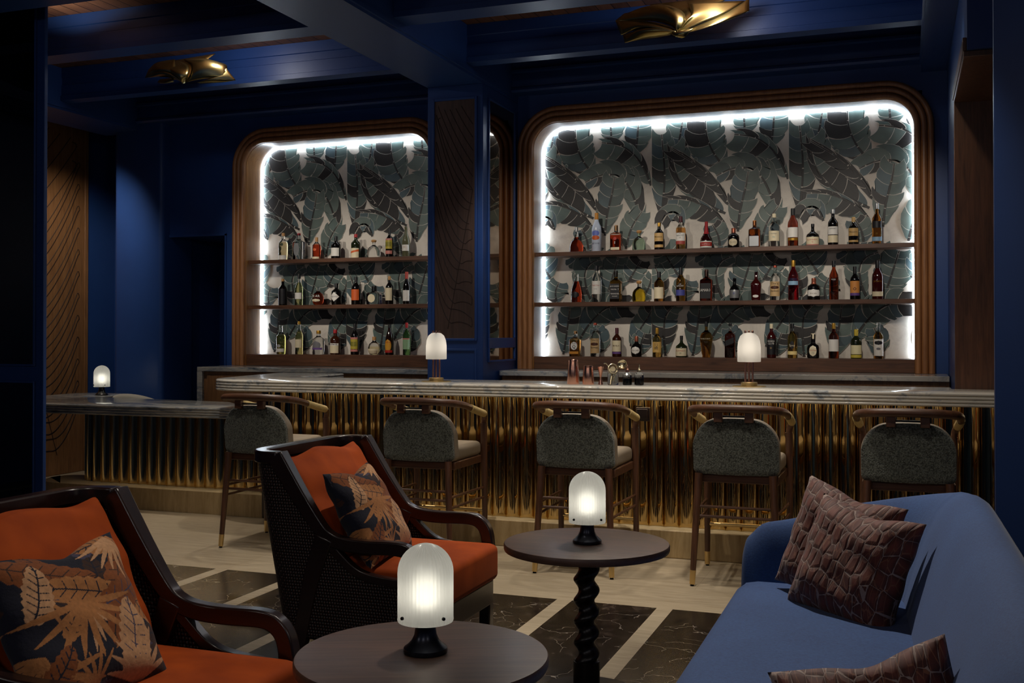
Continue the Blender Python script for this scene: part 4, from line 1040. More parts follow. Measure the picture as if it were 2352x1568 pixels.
def rbox(m, w_, d, h, r, c=(0,0,0), nz=5, n=6, mi=0, crown=0.0):
    """soft cushion block: rounded rectangle outline with rounded top and bottom edges"""
    rings = []
    for k in range(nz+1): a = -PI/2+PI/2*k/nz; rings.append((r*(1-math.cos(a)), r+r*math.sin(a)))
    for k in range(nz+1): a = PI/2*k/nz; rings.append((r*(1-math.cos(a)), h-r+r*math.sin(a)))
    vs = []; N = 0
    for q, z in rings:
        P = rrect(-w_/2+q, w_/2-q, -d/2+q, d/2-q, max(.002, r*1.3-q*.5), n); N = len(P); vs += [(c[0]+x, c[1]+y, c[2]+z) for x, y in P]
    fs = [tuple(range(N-1, -1, -1))]
    for i in range(len(rings)-1):
        for j in range(N): fs.append((i*N+j, i*N+(j+1) % N, (i+1)*N+(j+1) % N, (i+1)*N+j))
    # crowned top
    last = (len(rings)-1)*N; base = len(vs); prev = list(range(last, last+N))
    for s in (.75, .5, .25):
        ids = []
        for j in range(N):
            x, y, z = vs[last+j]; ids.append(len(vs)); vs.append((c[0]+(x-c[0])*s, c[1]+(y-c[1])*s, z+crown*(1-s*s)))
        for j in range(N): fs.append((prev[j], prev[(j+1) % N], ids[(j+1) % N], ids[j]))
        prev = ids
    fs.append(tuple(prev))
    return m.add(vs, fs, mi)
def make_stool(label, loc):
    t = thing('bar_stool', label, 'bar stool', loc, 0, 'bar stools along the counter')
    # seat
    m = MB(); rbox(m, .46, .47, .092, .03, (0, .045, .622), crown=.008); m.build('seat', LEATH, t)
    m = MB(); m.box(-.215, .215, -.19, -.165, .575, .622).box(-.215, .215, .25, .275, .575, .622).box(-.235, -.21, -.19, .27, .575, .622).box(.21, .235, -.19, .27, .575, .622)
    m.build('seat_frame', WALNUT, t, .004)
    # upholstered back, gently curved, arched top
    def pad(off, th, mat, nm, grow=0):
        m = MB(); W, z0, z1 = .475+grow, .628-grow/2, .945+grow/2; Rc = .135; cols, rows = 28, 14; vs = []; fs = []
        for sgn in (0, 1):
            for i in range(rows+1):
                tt = i/rows
                for j in range(cols+1):
                    u = math.sin(PI/2*(2*j/cols-1)); x = u*W/2; ax = abs(x)-(W/2-Rc)
                    zt = z1-.028*u*u-(Rc-math.sqrt(max(0, Rc*Rc-ax*ax)) if ax > 0 else 0)
                    ab = abs(x)-(W/2-.03); zb = z0+(.03-math.sqrt(max(0, .0009-ab*ab)) if ab > 0 else 0)
                    z = zb+(zt-zb)*tt; e = 0
                    if i in (0, rows) or j in (0, cols): e = th*.3
                    y = -.285-off+.045*u*u+.02*(1-tt)+(th-e if sgn else e)
                    vs.append((x, y, z))
        R = (rows+1)*(cols+1)
        for i in range(rows):
            for j in range(cols):
                a = i*(cols+1)+j; fs.append((a, a+1, a+cols+2, a+cols+1)); fs.append((R+a, R+a+cols+1, R+a+cols+2, R+a+1))
        bd = [j for j in range(cols+1)]+[(i)*(cols+1)+cols for i in range(1, rows+1)]+[rows*(cols+1)+j for j in range(cols-1, -1, -1)]+[i*(cols+1) for i in range(rows-1, 0, -1)]
        for k in range(len(bd)): a, b_ = bd[k], bd[(k+1) % len(bd)]; fs.append((a, R+a, R+b_, b_))
        m.add(vs, fs); return m.build(nm, mat, t, ang=60)
    pad(0, .03, BOUC, 'back_pad'); pad(-.024, .06, LEATH, 'back_cushion', .006)
    # legs with brass tips
    for sx in (-1, 1):
        for (a, b_, nm) in (((sx*.205, -.225, .63), (sx*.236, -.272, 0), 0), ((sx*.243, .272, .83), (sx*.247, .292, 0), 1)):
            A, B = Vector(a), Vector(b_); q = lambda z: A.lerp(B, (A.z-z)/(A.z-B.z))
            lg = MB().tube([A, q(.45), q(.088)], [.0225, .021, .0165], 14).build('leg', WALZ, t)
            MB().tube([q(.088), q(.010)], [.0172, .0155], 14).build('brass_tip', BRASSS, lg)
            MB().tube([q(.0105), q(0)], [.010, .011], 12).build('foot_glide', BLACKM, lg)
    for z in (.445, .39): MB().tube([(-.214, -.24, z), (.214, -.24, z)], .0085, 10).build('stretcher', WALNUT, t)
    for sx in (-1, 1):
        for z in (.41, .345): MB().tube([(sx*.224, -.25, z), (sx*.244, .278, z)], .0085, 10).build('stretcher', WALNUT, t)
    MB().tube([(-.245, .287, .257), (.245, .287, .257)], .012, 12).build('foot_bar', BRASSS, t)
    # bent rail: up the front legs, over the arms, round the back
    half = [(.243, .272, .825), (.25, .268, .865), (.262, .235, .892), (.266, .13, .915), (.268, .0, .944), (.264, -.12, .972), (.235, -.235, .990), (.15, -.292, 1.0), (0, -.312, 1.003)]
    full = half+[(-x, y, z) for x, y, z in half[-2::-1]]
    pts = spline(full, 6); n = len(pts); rr = []
    for p in pts: rr.append(.0185+.005*max(0, min(1, (-p.y)/.25)))
    MB().tube(pts, rr, 14).build('back_rail', WALNUT, t)
    for sx in (-1, 1):
        pp = [p for p in spline([(sx*x, y, z) for x, y, z in half], 6) if -.03 < p.y < .225 and p.z > .88]
        MB().tube(pp, .0235, 14).build('arm_wrap', STRAW, t)
    for sx in (-1, 1): MB().box(sx*.085-.024, sx*.085+.024, -.305, -.27, .925, .985).build('back_post', WALNUT, t, .004)
    MB().box(-.065, .065, -.285, -.272, .952, .962).build('back_bar', BLACKM, t, .002)
    return t
sl = ['bar stool nearest the low counter, partly behind the rattan armchair', 'second bar stool from the low counter, just behind the orange armchair seat', 'middle bar stool, standing behind the round table with lamp',
      'bar stool between the lamp table and the sofa, brass leg tips showing', 'bar stool behind the blue sofa back, next to the pier']
sl[0] = 'bar stool at the low counter end, partly behind the rattan armchair'
st0 = make_stool(sl[0], (-4.03, 6.31, 0))
for x, s in zip((-2.85, -1.832, -.895, .012), sl[1:]): dup(st0, (x, 6.31, 0), 0, s)
hk = MB().box(-.05, .04, -.012, .012, -.05, .04); hk.box(-.04, .03, -.03, -.012, -.035, .03)
o = hk.build('bag_hook', DARKW, bevel=.004); o.location = (-1.58, 6.785, .905); tag(o, 'small dark wooden block fixed under the bar top', 'bag hook')

# ---------------------------------------------------------------- lounge armchairs
ORANGE = NT('orange_velvet')
_f = ORANGE.noise(ORANGE.coord(), 7, 3); ORANGE.l(ORANGE.ramp(_f, [(.25, srgb('#8c360c')), (.75, srgb('#b24c12'))]), ORANGE.b.inputs['Base Color'])
ORANGE.set(Roughness=.8); ORANGE.b.inputs['Specular IOR Level'].default_value = .2; ORANGE.b.inputs['Sheen Weight'].default_value = .05; ORANGE.b.inputs['Sheen Roughness'].default_value = .35; ORANGE.b.inputs['Sheen Tint'].default_value = (1, .55, .3, 1); ORANGE.bump(ORANGE.noise(ORANGE.coord(), 5, 3), .12, .02); ORANGE = ORANGE.m
def weave():
    t = NT('woven_rattan'); uv = t.n('ShaderNodeUVMap'); sp = t.n('ShaderNodeSeparateXYZ'); t.l(uv.outputs[0], sp.inputs[0])
    s = 1/.0125
    u = t.math('MULTIPLY', sp.outputs[0], s); v = t.math('MULTIPLY', sp.outputs[1], s)
    par = t.math('MODULO', t.math('ADD', t.math('FLOOR', u), t.math('FLOOR', v)), 2.0); par = t.math('ABSOLUTE', par)
    su = t.math('ABSOLUTE', t.math('SINE', t.math('MULTIPLY', u, PI))); sv = t.math('ABSOLUTE', t.math('SINE', t.math('MULTIPLY', v, PI)))
    ha = t.math('MULTIPLY', t.math('POWER', su, .6), t.math('POWER', sv, .35)); hb = t.math('MULTIPLY', t.math('POWER', sv, .6), t.math('POWER', su, .35))
    h = t.math('ADD', t.math('MULTIPLY', t.math('SUBTRACT', 1.0, par), ha), t.math('MULTIPLY', par, t.math('MULTIPLY', hb, .72)))
    t.l(t.ramp(h, [(.2, srgb('#050303')), (.75, srgb('#2c1a14')), (1, srgb('#54372a'))]), t.b.inputs['Base Color'])
    t.set(Roughness=.4); t.bump(h, .9, .006); return t.m
WEAVE = weave()
def interp(tab, z):
    for (z0, a), (z1, b_) in zip(tab, tab[1:]):
        if z0 <= z <= z1: return a+(b_-a)*(z-z0)/(z1-z0)
    return tab[0][1] if z < tab[0][0] else tab[-1][1]
def make_chair(label, loc):
    t = thing('lounge_armchair', label, 'armchair', loc, 0, 'rattan lounge armchairs')
    HY = .385
    XR = [(.15, -.335), (.4, -.385), (.65, -.435), (.88, -.475)]         # rear of the shell by height
    XF = [(.15, .31), (.40, .31), (.415, .06), (.45, .005), (.5, -.05), (.56, -.12), (.60, -.14), (.72, -.22), (.88, -.325)]
    rows, cs, cr, cb = 34, 14, 8, 12
    vs = []; uv = []; nc = 0
    for i in range(rows+1):
        z = .15+(.885-.15)*i/rows; xr = interp(XR, z); xf = interp(XF, z); R = .11; line = []
        for j in range(cs+1): line.append((xf+(xr+R-xf)*j/cs, -HY))
        for j in range(1, cr+1): a = PI/2*j/cr; line.append((xr+R-R*math.sin(a), -HY+R-R*math.cos(a)))
        for j in range(1, cb): line.append((xr-.012*math.sin(PI*j/cb), -HY+R+(2*HY-2*R)*j/cb))
        for j in range(cr+1): a = PI/2*j/cr; line.append((xr+R-R*math.cos(a), HY-R+R*math.sin(a)))
        for j in range(1, cs+1): line.append((xr+R+(xf-xr-R)*j/cs, HY))
        nc = len(line)
        # arc length from the middle of the back keeps the weave square
        mid = nc//2; s = [0]*nc
        for k in range(mid+1, nc): s[k] = s[k-1]+math.dist(line[k], line[k-1])
        for k in range(mid-1, -1, -1): s[k] = s[k+1]-math.dist(line[k], line[k+1])
        for k, (x, y) in enumerate(line): vs.append((x, y, z)); uv.append((s[k]+3, z))
    m = MB(); fs = []
    for i in range(rows):
        for j in range(nc-1): a = i*nc+j; fs.append((a, a+1, a+nc+1, a+nc))
    m.add(vs, fs); sh = m.build('woven_shell', WEAVE, t, ang=60)
    ul = sh.data.uv_layers.new(name='UVMap')
    for lp in sh.data.loops: ul.data[lp.index].uv = uv[lp.vertex_index]
    so = sh.modifiers.new('Solidify', 'SOLIDIFY'); so.thickness = .014; so.offset = -1
    def rect(a, b_): return [(-a, -b_), (a, -b_), (a, b_), (-a, b_)]
    for sy in (-1, 1):
        y = sy*.383
        arm = spline([(-.40, y, .985*.93), (-.345, y, .905), (-.23, y, .735), (-.135, y, .61), (-.085, y, .57), (-.02, y, .552), (.08, y, .546), (.22, y, .548), (.275, y, .530), (.305, y, .485), (.315, y, .40), (.315, y, .27)][1:], 7)
        sc = [1.0]*len(arm); n = len(arm)
        for i, p in enumerate(arm): sc[i] = 1.0 if p.z < .6 else 1.0+.35*(p.z-.6)/.3
        MB().sweep(arm, rect(.0225, .0275), 0, False, (sy*.001, 0, 1) if False else (1, 0, .2), sc).build('arm_frame', DARKW, t, .006)
        leg = spline([(-.11, y, .575), (-.165, y, .42), (-.205, y, .25), (-.235, y, .10), (-.245, y, 0)], 6)
        MB().sweep(leg, rect(.02, .033), 0, False, (1, 0, 0), [1.25-.45*i/(len(leg)-1) for i in range(len(leg))]).build('rear_leg', DARKW, t, .005)
        low = spline([(-.10, y, .555), (-.03, y, .49), (.02, y, .45), (.08, y, .425), (.18, y, .412), (.315, y, .405)], 6)
        MB().sweep(low, rect(.019, .017), 0, False, (0, 0, 1)).build('side_rail', DARKW, t, .004)
        MB().box(.275, .33, y-.024, y+.024, 0, .28).build('front_leg', DARKW, t, .005)
    # curved top rail of the back
    xr = -.475; R = .11; cap = [(-.335, -HY, .895)]
    for j in range(9): a = PI/2*j/8; cap.append((xr+R-R*math.sin(a), -HY+R-R*math.cos(a), .895))
    for j in range(9): a = PI/2*j/8; cap.append((xr+R-R*math.cos(a), HY-R+R*math.sin(a), .895))
    cap.append((-.335, HY, .895))
    MB().sweep(cap, rect(.028, .026), 0, False, (0, 0, 1)).build('top_rail', DARKW, t, .006)
    MB().box(-.24, .345, -.365, .365, .165, .275).build('seat_rail', DARKW, t, .006)
    m = MB(); rbox(m, .62, .70, .165, .032, (.075, 0, .285), crown=.018); m.build('seat_cushion', ORANGE, t)
    # leaning back cushion with soft creases
    m = MB(); n = 26; vs = []; fs = []
    for sgn in (1, -1):
        for i in range(n+1):
            for j in range(n+1):
                u, v = 2*i/n-1, 2*j/n-1
                th = .075*max(0, (1-abs(u)**5)*(1-abs(v)**4))**.5
                wr = .010*math.sin(3.1*u+5*v)*math.sin(4*v-1.5*u)+.006*math.sin(9*u-2*v)*(v > .1)
                vs.append((sgn*th+(wr if sgn > 0 else 0), u*.335*(1-.03*v*v), v*.27+.012*math.cos(5*u)*(v > .8)))
    N = (n+1)**2
    for i in range(n):
        for j in range(n):
            a = i*(n+1)+j; fs.append((a, a+n+1, a+n+2, a+1)); fs.append((N+a, N+a+1, N+a+n+2, N+a+n+1))
    m.add(vs, fs); m.xf(Matrix.Translation((-.245, 0, .655)) @ Matrix.Rotation(-.50, 4, 'Y')); m.build('back_cushion', ORANGE, t, sub=1)
    return t
ch = make_chair('rattan backed orange velvet armchair standing in front of the bar stools', (-2.15, 4.315, 0))
dup(ch, (-2.07, 2.455, 0), 0, 'orange velvet armchair beside the near round table, cut off by the picture edge')

# ---------------------------------------------------------------- round tables
def make_table(label, loc):
    t = thing('side_table', label, 'table', loc, 0, 'round pedestal tables')
    MB().lathe([(0, .568), (.31, .568), (.3225, .572), (.325, .578), (.325, .594), (.322, .599), (.316, .6), (0, .6)], 96).build('table_top', TABLEW, t, ang=40)
    m = MB(); n = 24; rows = 110; vs = []; fs = []
    for i in range(rows+1):
        z = .135+.433*i/rows; a0 = 2*PI*(z/.082)
        cx, cy = (.010*math.cos(a0), .010*math.sin(a0)); sc = 1+.10*math.sin(2*PI*z/.041)*0
        for k in range(n): a = 2*PI*k/n; vs.append((cx+.0415*math.cos(a), cy+.0415*math.sin(a), z))
    for i in range(rows):
        for k in range(n): fs.append((i*n+k, i*n+(k+1) % n, (i+1)*n+(k+1) % n, (i+1)*n+k))
    m.add(vs, fs); m.build('twisted_pedestal', PEDW, t, ang=70)
    MB().lathe([(0, .02), (.052, .02), (.052, .138), (.046, .142), (0, .142)], 40).build('pedestal_block', PEDW, t)
    MB().lathe([(0, 0), (.20, 0), (.205, .006), (.20, .014), (.07, .024), (0, .024)], 64).build('foot_disc', PEDW, t)
    return t
tb = make_table('round dark wood table with twisted pedestal between the far armchair and sofa', (-1.178, 4.07, 0))
dup(tb, (-1.166, 2.515, 0), .4, 'round dark wood table closest to the camera, glass lamp on top')
portable_lamp((-1.172, 4.06, .6005), 'lit fluted glass lamp on the table before the middle stool', LMETAL, .3)
portable_lamp((-1.163, 2.53, .6005), 'lit fluted glass lamp on the near round table', LMETAL, .3)
portable_lamp((-7.02, 8.08, .8425), 'small lit glass lamp at the far end of the low counter', plain('smoked_metal', '#5c5a58', .15, .9, .05), .3)

# ---------------------------------------------------------------- sofa
def denim():
    t = NT('blue_sofa_fabric'); v = t.coord()
    f = t.noise(t.coord((1, 1, 3)), 90, 3, .7); g = t.noise(v, 260, 2); b2 = t.noise(v, 4, 2)
    mix = t.math('ADD', t.math('MULTIPLY', f, .5), t.math('ADD', t.math('MULTIPLY', g, .3), t.math('MULTIPLY', b2, .2)))
    t.l(t.ramp(mix, [(.3, srgb('#1b3464')), (.7, srgb('#30568e'))]), t.b.inputs['Base Color']); t.set(Roughness=.9); t.b.inputs['Sheen Weight'].default_value = .12
    t.bump(mix, .25, .003); return t.m
DENIM = denim()
so = thing('sofa', 'curved blue upholstered sofa with three brown pillows', 'sofa', (-.1, 3.1, 0))
T = Matrix.Translation((.1, -3.1, 0))
# inner line of arms and back: far arm, back, near arm
pl = [(-.60, 4.40)]+[(-.45, 4.40), (-.30, 4.395)]+[(-.29+.27*math.sin(a), 4.125+.27*math.cos(a)) for a in [PI/2*k/7 for k in range(1, 8)]]
pl += [(.0, 3.7), (.02, 3.2), (.02, 2.7), (0, 2.2)]+[(-.29+.27*math.cos(a), 1.97-.27*math.sin(a)) for a in [PI/2*k/7 for k in range(1, 8)]]+[(-.45, 1.70), (-.60, 1.70)]
ip = spline([(x, y, 0) for x, y in pl], 3); n = len(ip); m = MB(); vs = []; fs = []; cum = [0]
for i in range(1, n): cum.append(cum[-1]+(ip[i]-ip[i-1]).length)
prof = [(.0, .10), (.0, .36), (.012, .44), (.05, .57), (.09, .69), (.13, .785), (.18, .85), (.235, .875), (.285, .855), (.32, .79), (.325, .6), (.32, .4), (.30, .1)]
K = len(prof)
for i, p in enumerate(ip):
    d = (ip[min(i+1, n-1)]-ip[max(i-1, 0)]).normalized(); out = Vector((-d.y, d.x, 0))
    e = min(cum[i], cum[-1]-cum[i]); f = min(1, e/.85); f = f*f*(3-2*f)
    hs = .735+.265*f-.05*max(0, min(1, (4.2-p.y)/.9))*f; ws = .60+.40*f
    endf = min(1, e/.05)
    for r, z in prof:
        zz = z if z < .15 else .15+(z*hs-.15)
        if z > .5: zz -= (1-math.sqrt(max(0, endf*(2-endf))))*.05
        q = p+out*(r*ws*(1) if True else 0); vs.append((q.x, q.y, zz))
for i in range(n-1):
    for k in range(K-1): a = i*K+k; fs.append((a, a+1, a+K+1, a+K))
    fs.append((i*K+K-1, i*K, (i+1)*K, (i+1)*K+K-1))
# rounded end caps
for base, sg in ((0, -1), ((n-1)*K, 1)):
    d = (ip[1]-ip[0]).normalized()*-1 if base == 0 else (ip[-1]-ip[-2]).normalized()
    cen = Vector((0, 0, 0))
    for k in range(K): cen += Vector(vs[base+k])
    cen /= K; prev = [base+k for k in range(K)]
    for s, dd in ((.96, .012), (.86, .026), (.6, .034)):
        ids = []
        for k in range(K):
            q = cen+(Vector(vs[base+k])-cen)*s+d*dd
            if vs[base+k][2] < .12: q.z = vs[base+k][2]
            ids.append(len(vs)); vs.append(tuple(q))
        for k in range(K):
            a, b_, c2, e2 = prev[k], prev[(k+1) % K], ids[(k+1) % K], ids[k]
            fs.append((a, e2, c2, b_) if sg < 0 else (a, b_, c2, e2))
        prev = ids
    fs.append(tuple(prev))
m.add(vs, fs); m.xf(T).build('back_and_arms', DENIM, so, ang=80, sub=1)
m = MB(); sp_ = rrect(-.655, .03, 1.69, 4.405, .06, 5, [.05, .09, .09, .05]); N = len(sp_); vs = []; fs = []; rings = []
for k in range(5): a = PI/2*k/4; rings.append((.05*(1-math.sin(a)), .17+.05*(1-math.cos(a))*1.0))
rings = [(.03, .14), (.008, .15), (0, .17), (0, .30), (.004, .36), (.02, .395), (.05, .418), (.10, .43), (.2, .437), (.30, .438)]
for q, z in rings:
    P = [(min(max(x, -.655+q), .03-q*.0), min(max(y, 1.69+q*.3), 4.405-q*.3)) for x, y in sp_]
    vs += [(x, y, z) for x, y in P]
fs.append(tuple(range(N-1, -1, -1)))
for i in range(len(rings)-1):
    for j in range(N): fs.append((i*N+j, i*N+(j+1) % N, (i+1)*N+(j+1) % N, (i+1)*N+j))
fs.append(tuple(range((len(rings)-1)*N, len(rings)*N)))
m.add(vs, fs); m.xf(T).build('seat_cushion', DENIM, so, ang=60)
for x in (-.55, .2):
    for y in (1.75, 4.5): MB().lathe([(0, 0), (.02, 0), (.026, .11), (0, .11)], 16, (x, y, 0)).xf(T).build('leg', DARKW, so)
MB().box(-.58, .25, 1.72, 4.55, .10, .15).xf(T).build('base_rail', DARKW, so)

# ---------------------------------------------------------------- throw pillows
def pillow(name, label, cat, group, c, wv, nv, size, thick, mat, n=40, colors=None, slump=.0, seed=1):
    """c: centre; wv: width axis; nv: direction the front faces"""
    W = Vector(wv).normalized(); Nn = Vector(nv).normalized(); U = Nn.cross(W).normalized(); Nn = W.cross(U).normalized()
    rnd = random.Random(seed); ph = [rnd.uniform(0, 6) for _ in range(6)]
    vs = []; fs = []; uv = []
    for sgn in (1, -1):
        for i in range(n+1):
            for j in range(n+1):
                u, v = 2*i/n-1, 2*j/n-1
                ed = 1-.075*(1-v*v); ed2 = 1-.075*(1-u*u)
                th = thick/2*max(0, (1-u**4)*(1-v**4))**.62*(1-.12*v)
                wr = .004*math.sin(6*u+ph[0])*math.sin(5*v+ph[1])*(1-abs(u*v))+.003*math.sin(11*v+4*u+ph[2])
                x, z, y = u*size[0]/2*ed, v*size[1]/2*ed2, sgn*th+wr*(th > .01)
                z -= slump*math.exp(-((u-.1)/.35)**2)*max(0, v)**3
                vs.append(tuple(W*x+U*z+Nn*y)); uv.append((i/n, j/n))
    N = (n+1)**2
    for i in range(n):
        for j in range(n):
            a = i*(n+1)+j; fs.append((a, a+n+1, a+n+2, a+1)); fs.append((N+a, N+a+1, N+a+n+2, N+a+n+1))
    m = MB().add(vs, fs); o = m.build(name, mat, ang=180); o.location = c
    ul = o.data.uv_layers.new(name='UVMap')
    idx = np.empty(len(o.data.loops), dtype=np.int32); o.data.loops.foreach_get('vertex_index', idx)
    ul.data.foreach_set('uv', np.array(uv, dtype=np.float32)[idx].ravel())
    if colors is not None:
        at = o.data.color_attributes.new('pattern', 'FLOAT_COLOR', 'POINT')
        cc = np.concatenate([colors, colors]).astype(np.float32); at.data.foreach_set('color', cc.ravel())
    bm = bmesh.new(); bm.from_mesh(o.data); bmesh.ops.remove_doubles(bm, verts=bm.verts, dist=.0004); bm.to_mesh(o.data); bm.free()
    o['label'] = label; o['category'] = cat
    if group: o['group'] = group
    return o
def leaf_pattern(n, seed):
    """woven jungle leaf pattern sampled at the pillow's grid points"""
    rnd = random.Random(seed); g = np.linspace(0, 1, n+1); X, Y = np.meshgrid(g, g, indexing='ij'); C = np.zeros((n+1, n+1, 4)); C[..., 3] = 1
    pal = [srgb(h)[:3] for h in ('#0c0e24', '#8a4a1c', '#b57742', '#cf9c70', '#474058', '#3a1f14')]
    C[..., :3] = pal[0]
    def fill(poly, col):
        P = np.array(poly); ins = np.zeros_like(X, dtype=bool)
        x0, y0 = P.min(0); x1, y1 = P.max(0)
        if x1 < 0 or y1 < 0 or x0 > 1 or y0 > 1: return
        for k in range(len(P)):
            (xa, ya), (xb, yb) = P[k-1], P[k]
            if ya == yb: continue
            cnd = ((Y < ya) != (Y < yb)) & (X < (xb-xa)*(Y-ya)/(yb-ya)+xa); ins ^= cnd
        C[ins, :3] = pal[col]
    def banana(x, y, ang, L, W, col, vein):
        for k in range(9):
            pass
        out = []; out2 = []
        for k in range(25):
            s = k/24; w_ = W*math.sin(PI*min(1, s*.93+.07))**.6*(1+.10*math.sin(k*2.1)); bend = .25*L*s*s
            a = ang; px = x+math.cos(a)*L*s-math.sin(a)*bend; py = y+math.sin(a)*L*s+math.cos(a)*bend
            out.append((px-math.sin(a)*w_, py+math.cos(a)*w_)); out2.append((px+math.sin(a)*w_, py-math.cos(a)*w_))
        fill(out+out2[::-1], col)
        rib = [((a[0]+b_[0])/2, (a[1]+b_[1])/2) for a, b_ in zip(out, out2)]
        def line(p, q, w_):
            d = Vector((q[0]-p[0], q[1]-p[1])); 
            if d.length < 1e-6: return
            nn = Vector((-d.y, d.x)).normalized()*w_; fill([(p[0]+nn.x, p[1]+nn.y), (q[0]+nn.x, q[1]+nn.y), (q[0]-nn.x, q[1]-nn.y), (p[0]-nn.x, p[1]-nn.y)], vein)
        for k in range(24): line(rib[k], rib[k+1], .005)
        for k in range(3, 22, 3):
            for E_ in (out, out2): line(rib[k], (rib[k][0]+(E_[min(24, k+2)][0]-rib[k][0])*.8, rib[k][1]+(E_[min(24, k+2)][1]-rib[k][1])*.8), .0035)
    def fan(x, y, ang, L, nb, col, spread=2.2):
        for k in range(nb):
            a = ang+spread*(k/(nb-1)-.5); l = L*rnd.uniform(.8, 1.05); w_ = L*.055; P1 = []; P2 = []
            for q in range(9):
                s = q/8; ww = w_*math.sin(PI*min(1, s*.9+.06))**.8; cur = .18*l*s*s*(k/(nb-1)-.5)*2
                px = x+math.cos(a)*l*s-math.sin(a)*cur; py = y+math.sin(a)*l*s+math.cos(a)*cur
                P1.append((px-math.sin(a)*ww, py+math.cos(a)*ww)); P2.append((px+math.sin(a)*ww, py-math.cos(a)*ww))
            fill(P1+P2[::-1], col)
    for k in range(16): banana((k % 4)*.28+rnd.uniform(-.05, .15), (k//4)*.28+rnd.uniform(-.05, .15), rnd.uniform(0, 6.3), .36, .085, rnd.choice((4, 5, 1, 1, 2)), 0)
    for k in range(5): fan(rnd.random(), rnd.random(), rnd.uniform(0, 6.3), .26, 7, rnd.choice((2, 3, 4)), 1.9)
    banana(.05, .95, -.6, .6, .12, 1, 5); banana(.95, .85, -2.4, .7, .11, 1, 5); banana(.75, .55, 2.6, .62, .10, 2, 0); banana(.55, .52, .1, .6, .11, 1, 4); banana(.1, .55, .9, .38, .09, 3, 0)
    fan(.9, .98, -2.0, .32, 7, 3, 1.6); fan(.45, .60, -1.57, .42, 9, 2, 2.6); banana(.62, .06, .95, .5, .13, 3, 4); fan(.72, .0, 1.57, .34, 8, 3, 2.0); fan(.12, .22, -1.2, .35, 7, 2, 2.2); banana(.0, .1, .5, .36, .09, 1, 0); fan(.38, .05, 1.9, .25, 6, 2, 1.6)
    return C.reshape(-1, 4)
LEAFV = NT('leaf_velvet'); _a = LEAFV.n('ShaderNodeVertexColor', layer_name='pattern'); _h = LEAFV.noise(LEAFV.coord(), 90, 3)
_m = LEAFV.n('ShaderNodeMix', data_type='RGBA', blend_type='MULTIPLY'); _m.inputs[0].default_value = .5; LEAFV.l(_a.outputs[0], _m.inputs[6]); LEAFV.l(LEAFV.ramp(_h, [(.3, (.45, .45, .45, 1)), (.7, (1, 1, 1, 1))]), _m.inputs[7]); LEAFV.l(_m.outputs[2], LEAFV.b.inputs['Base Color'])
LEAFV.set(Roughness=.9); LEAFV.b.inputs['Sheen Weight'].default_value = .08; LEAFV.bump(_h, .3, .004); LEAFV = LEAFV.m
NP = 230
pat = leaf_pattern(NP, 5)
gp = 'leaf patterned pillows on the armchairs'
pillow('throw_pillow', 'jungle leaf patterned velvet pillow on the far orange armchair', 'pillow', gp, (-2.175, 4.15, .645), (-.05, 1, .0), (.86, -.0, .50), (.44, .44), .15, LEAFV, NP, pat, .03, 2)
pillow('throw_pillow', 'jungle leaf patterned velvet pillow on the armchair at the near table', 'pillow', gp, (-2.10, 2.32, .64), (.05, .99, .0), (.86, -.10, .48), (.48, .45), .15, LEAFV, NP, pat, .03, 3)
def netmat():
    t = NT('brown_net_velvet'); uv = t.n('ShaderNodeUVMap'); mp = t.n('ShaderNodeMapping'); t.l(uv.outputs[0], mp.inputs[0]); mp.inputs['Scale'].default_value = (12, 6.6, 1); mp.inputs['Rotation'].default_value = (0, 0, .12)
    vo = t.n('ShaderNodeTexVoronoi', feature='DISTANCE_TO_EDGE'); vo.inputs['Scale'].default_value = 1.0; vo.inputs['Randomness'].default_value = .5; t.l(mp.outputs[0], vo.inputs['Vector'])
    vd = vo.outputs['Distance']
    mp2 = t.n('ShaderNodeMapping'); t.l(uv.outputs[0], mp2.inputs[0]); mp2.inputs['Scale'].default_value = (26, 5, 1); mp2.inputs['Rotation'].default_value = (0, 0, .12)
    v2 = t.n('ShaderNodeTexVoronoi', feature='DISTANCE_TO_EDGE'); v2.inputs['Scale'].default_value = 1.0; t.l(mp2.outputs[0], v2.inputs['Vector'])
    fn = t.math('LESS_THAN', v2.outputs['Distance'], .03)
    sp = t.noise(uv.outputs[0], 14, 2); thick = t.math('ADD', .004, t.math('MULTIPLY', t.math('POWER', sp, 4.0), .30))
    net = t.math('LESS_THAN', vd, thick)
    base = t.ramp(t.math('ADD', t.math('MULTIPLY', vd, 2), t.math('MULTIPLY', t.noise(uv.outputs[0], 60, 2), .3)), [(.1, srgb('#34120b')), (.9, srgb('#6b2d1e'))])
    m1 = t.n('ShaderNodeMix', data_type='RGBA'); t.l(fn, m1.inputs[0]); t.l(base, m1.inputs[6]); m1.inputs[7].default_value = srgb('#74452f')
    m2 = t.n('ShaderNodeMix', data_type='RGBA'); t.l(net, m2.inputs[0]); t.l(m1.outputs[2], m2.inputs[6]); m2.inputs[7].default_value = srgb('#8f7a70')
    t.l(m2.outputs[2], t.b.inputs['Base Color']); t.set(Roughness=.75); t.b.inputs['Sheen Weight'].default_value = .15
    t.bump(t.math('MINIMUM', vd, .25), .6, .02); return t.m
NET = netmat()
gp = 'brown net patterned pillows on the sofa'
pillow('throw_pillow', 'brown velvet pillow with pale net pattern, front one of the two stacked on the sofa', 'pillow', gp, (-.175, 4.0, .60), (.74, -.60, -.10), (-.60, -.72, .36), (.46, .425), .17, NET, 44, None, .02, 4)
pillow('throw_pillow', 'brown net patterned pillow peeking out behind another brown pillow by the sofa arm', 'pillow', gp, (-.235, 4.17, .63), (.80, -.58, -.17), (-.58, -.76, .30), (.45, .43), .15, NET, 44, None, .02, 5)
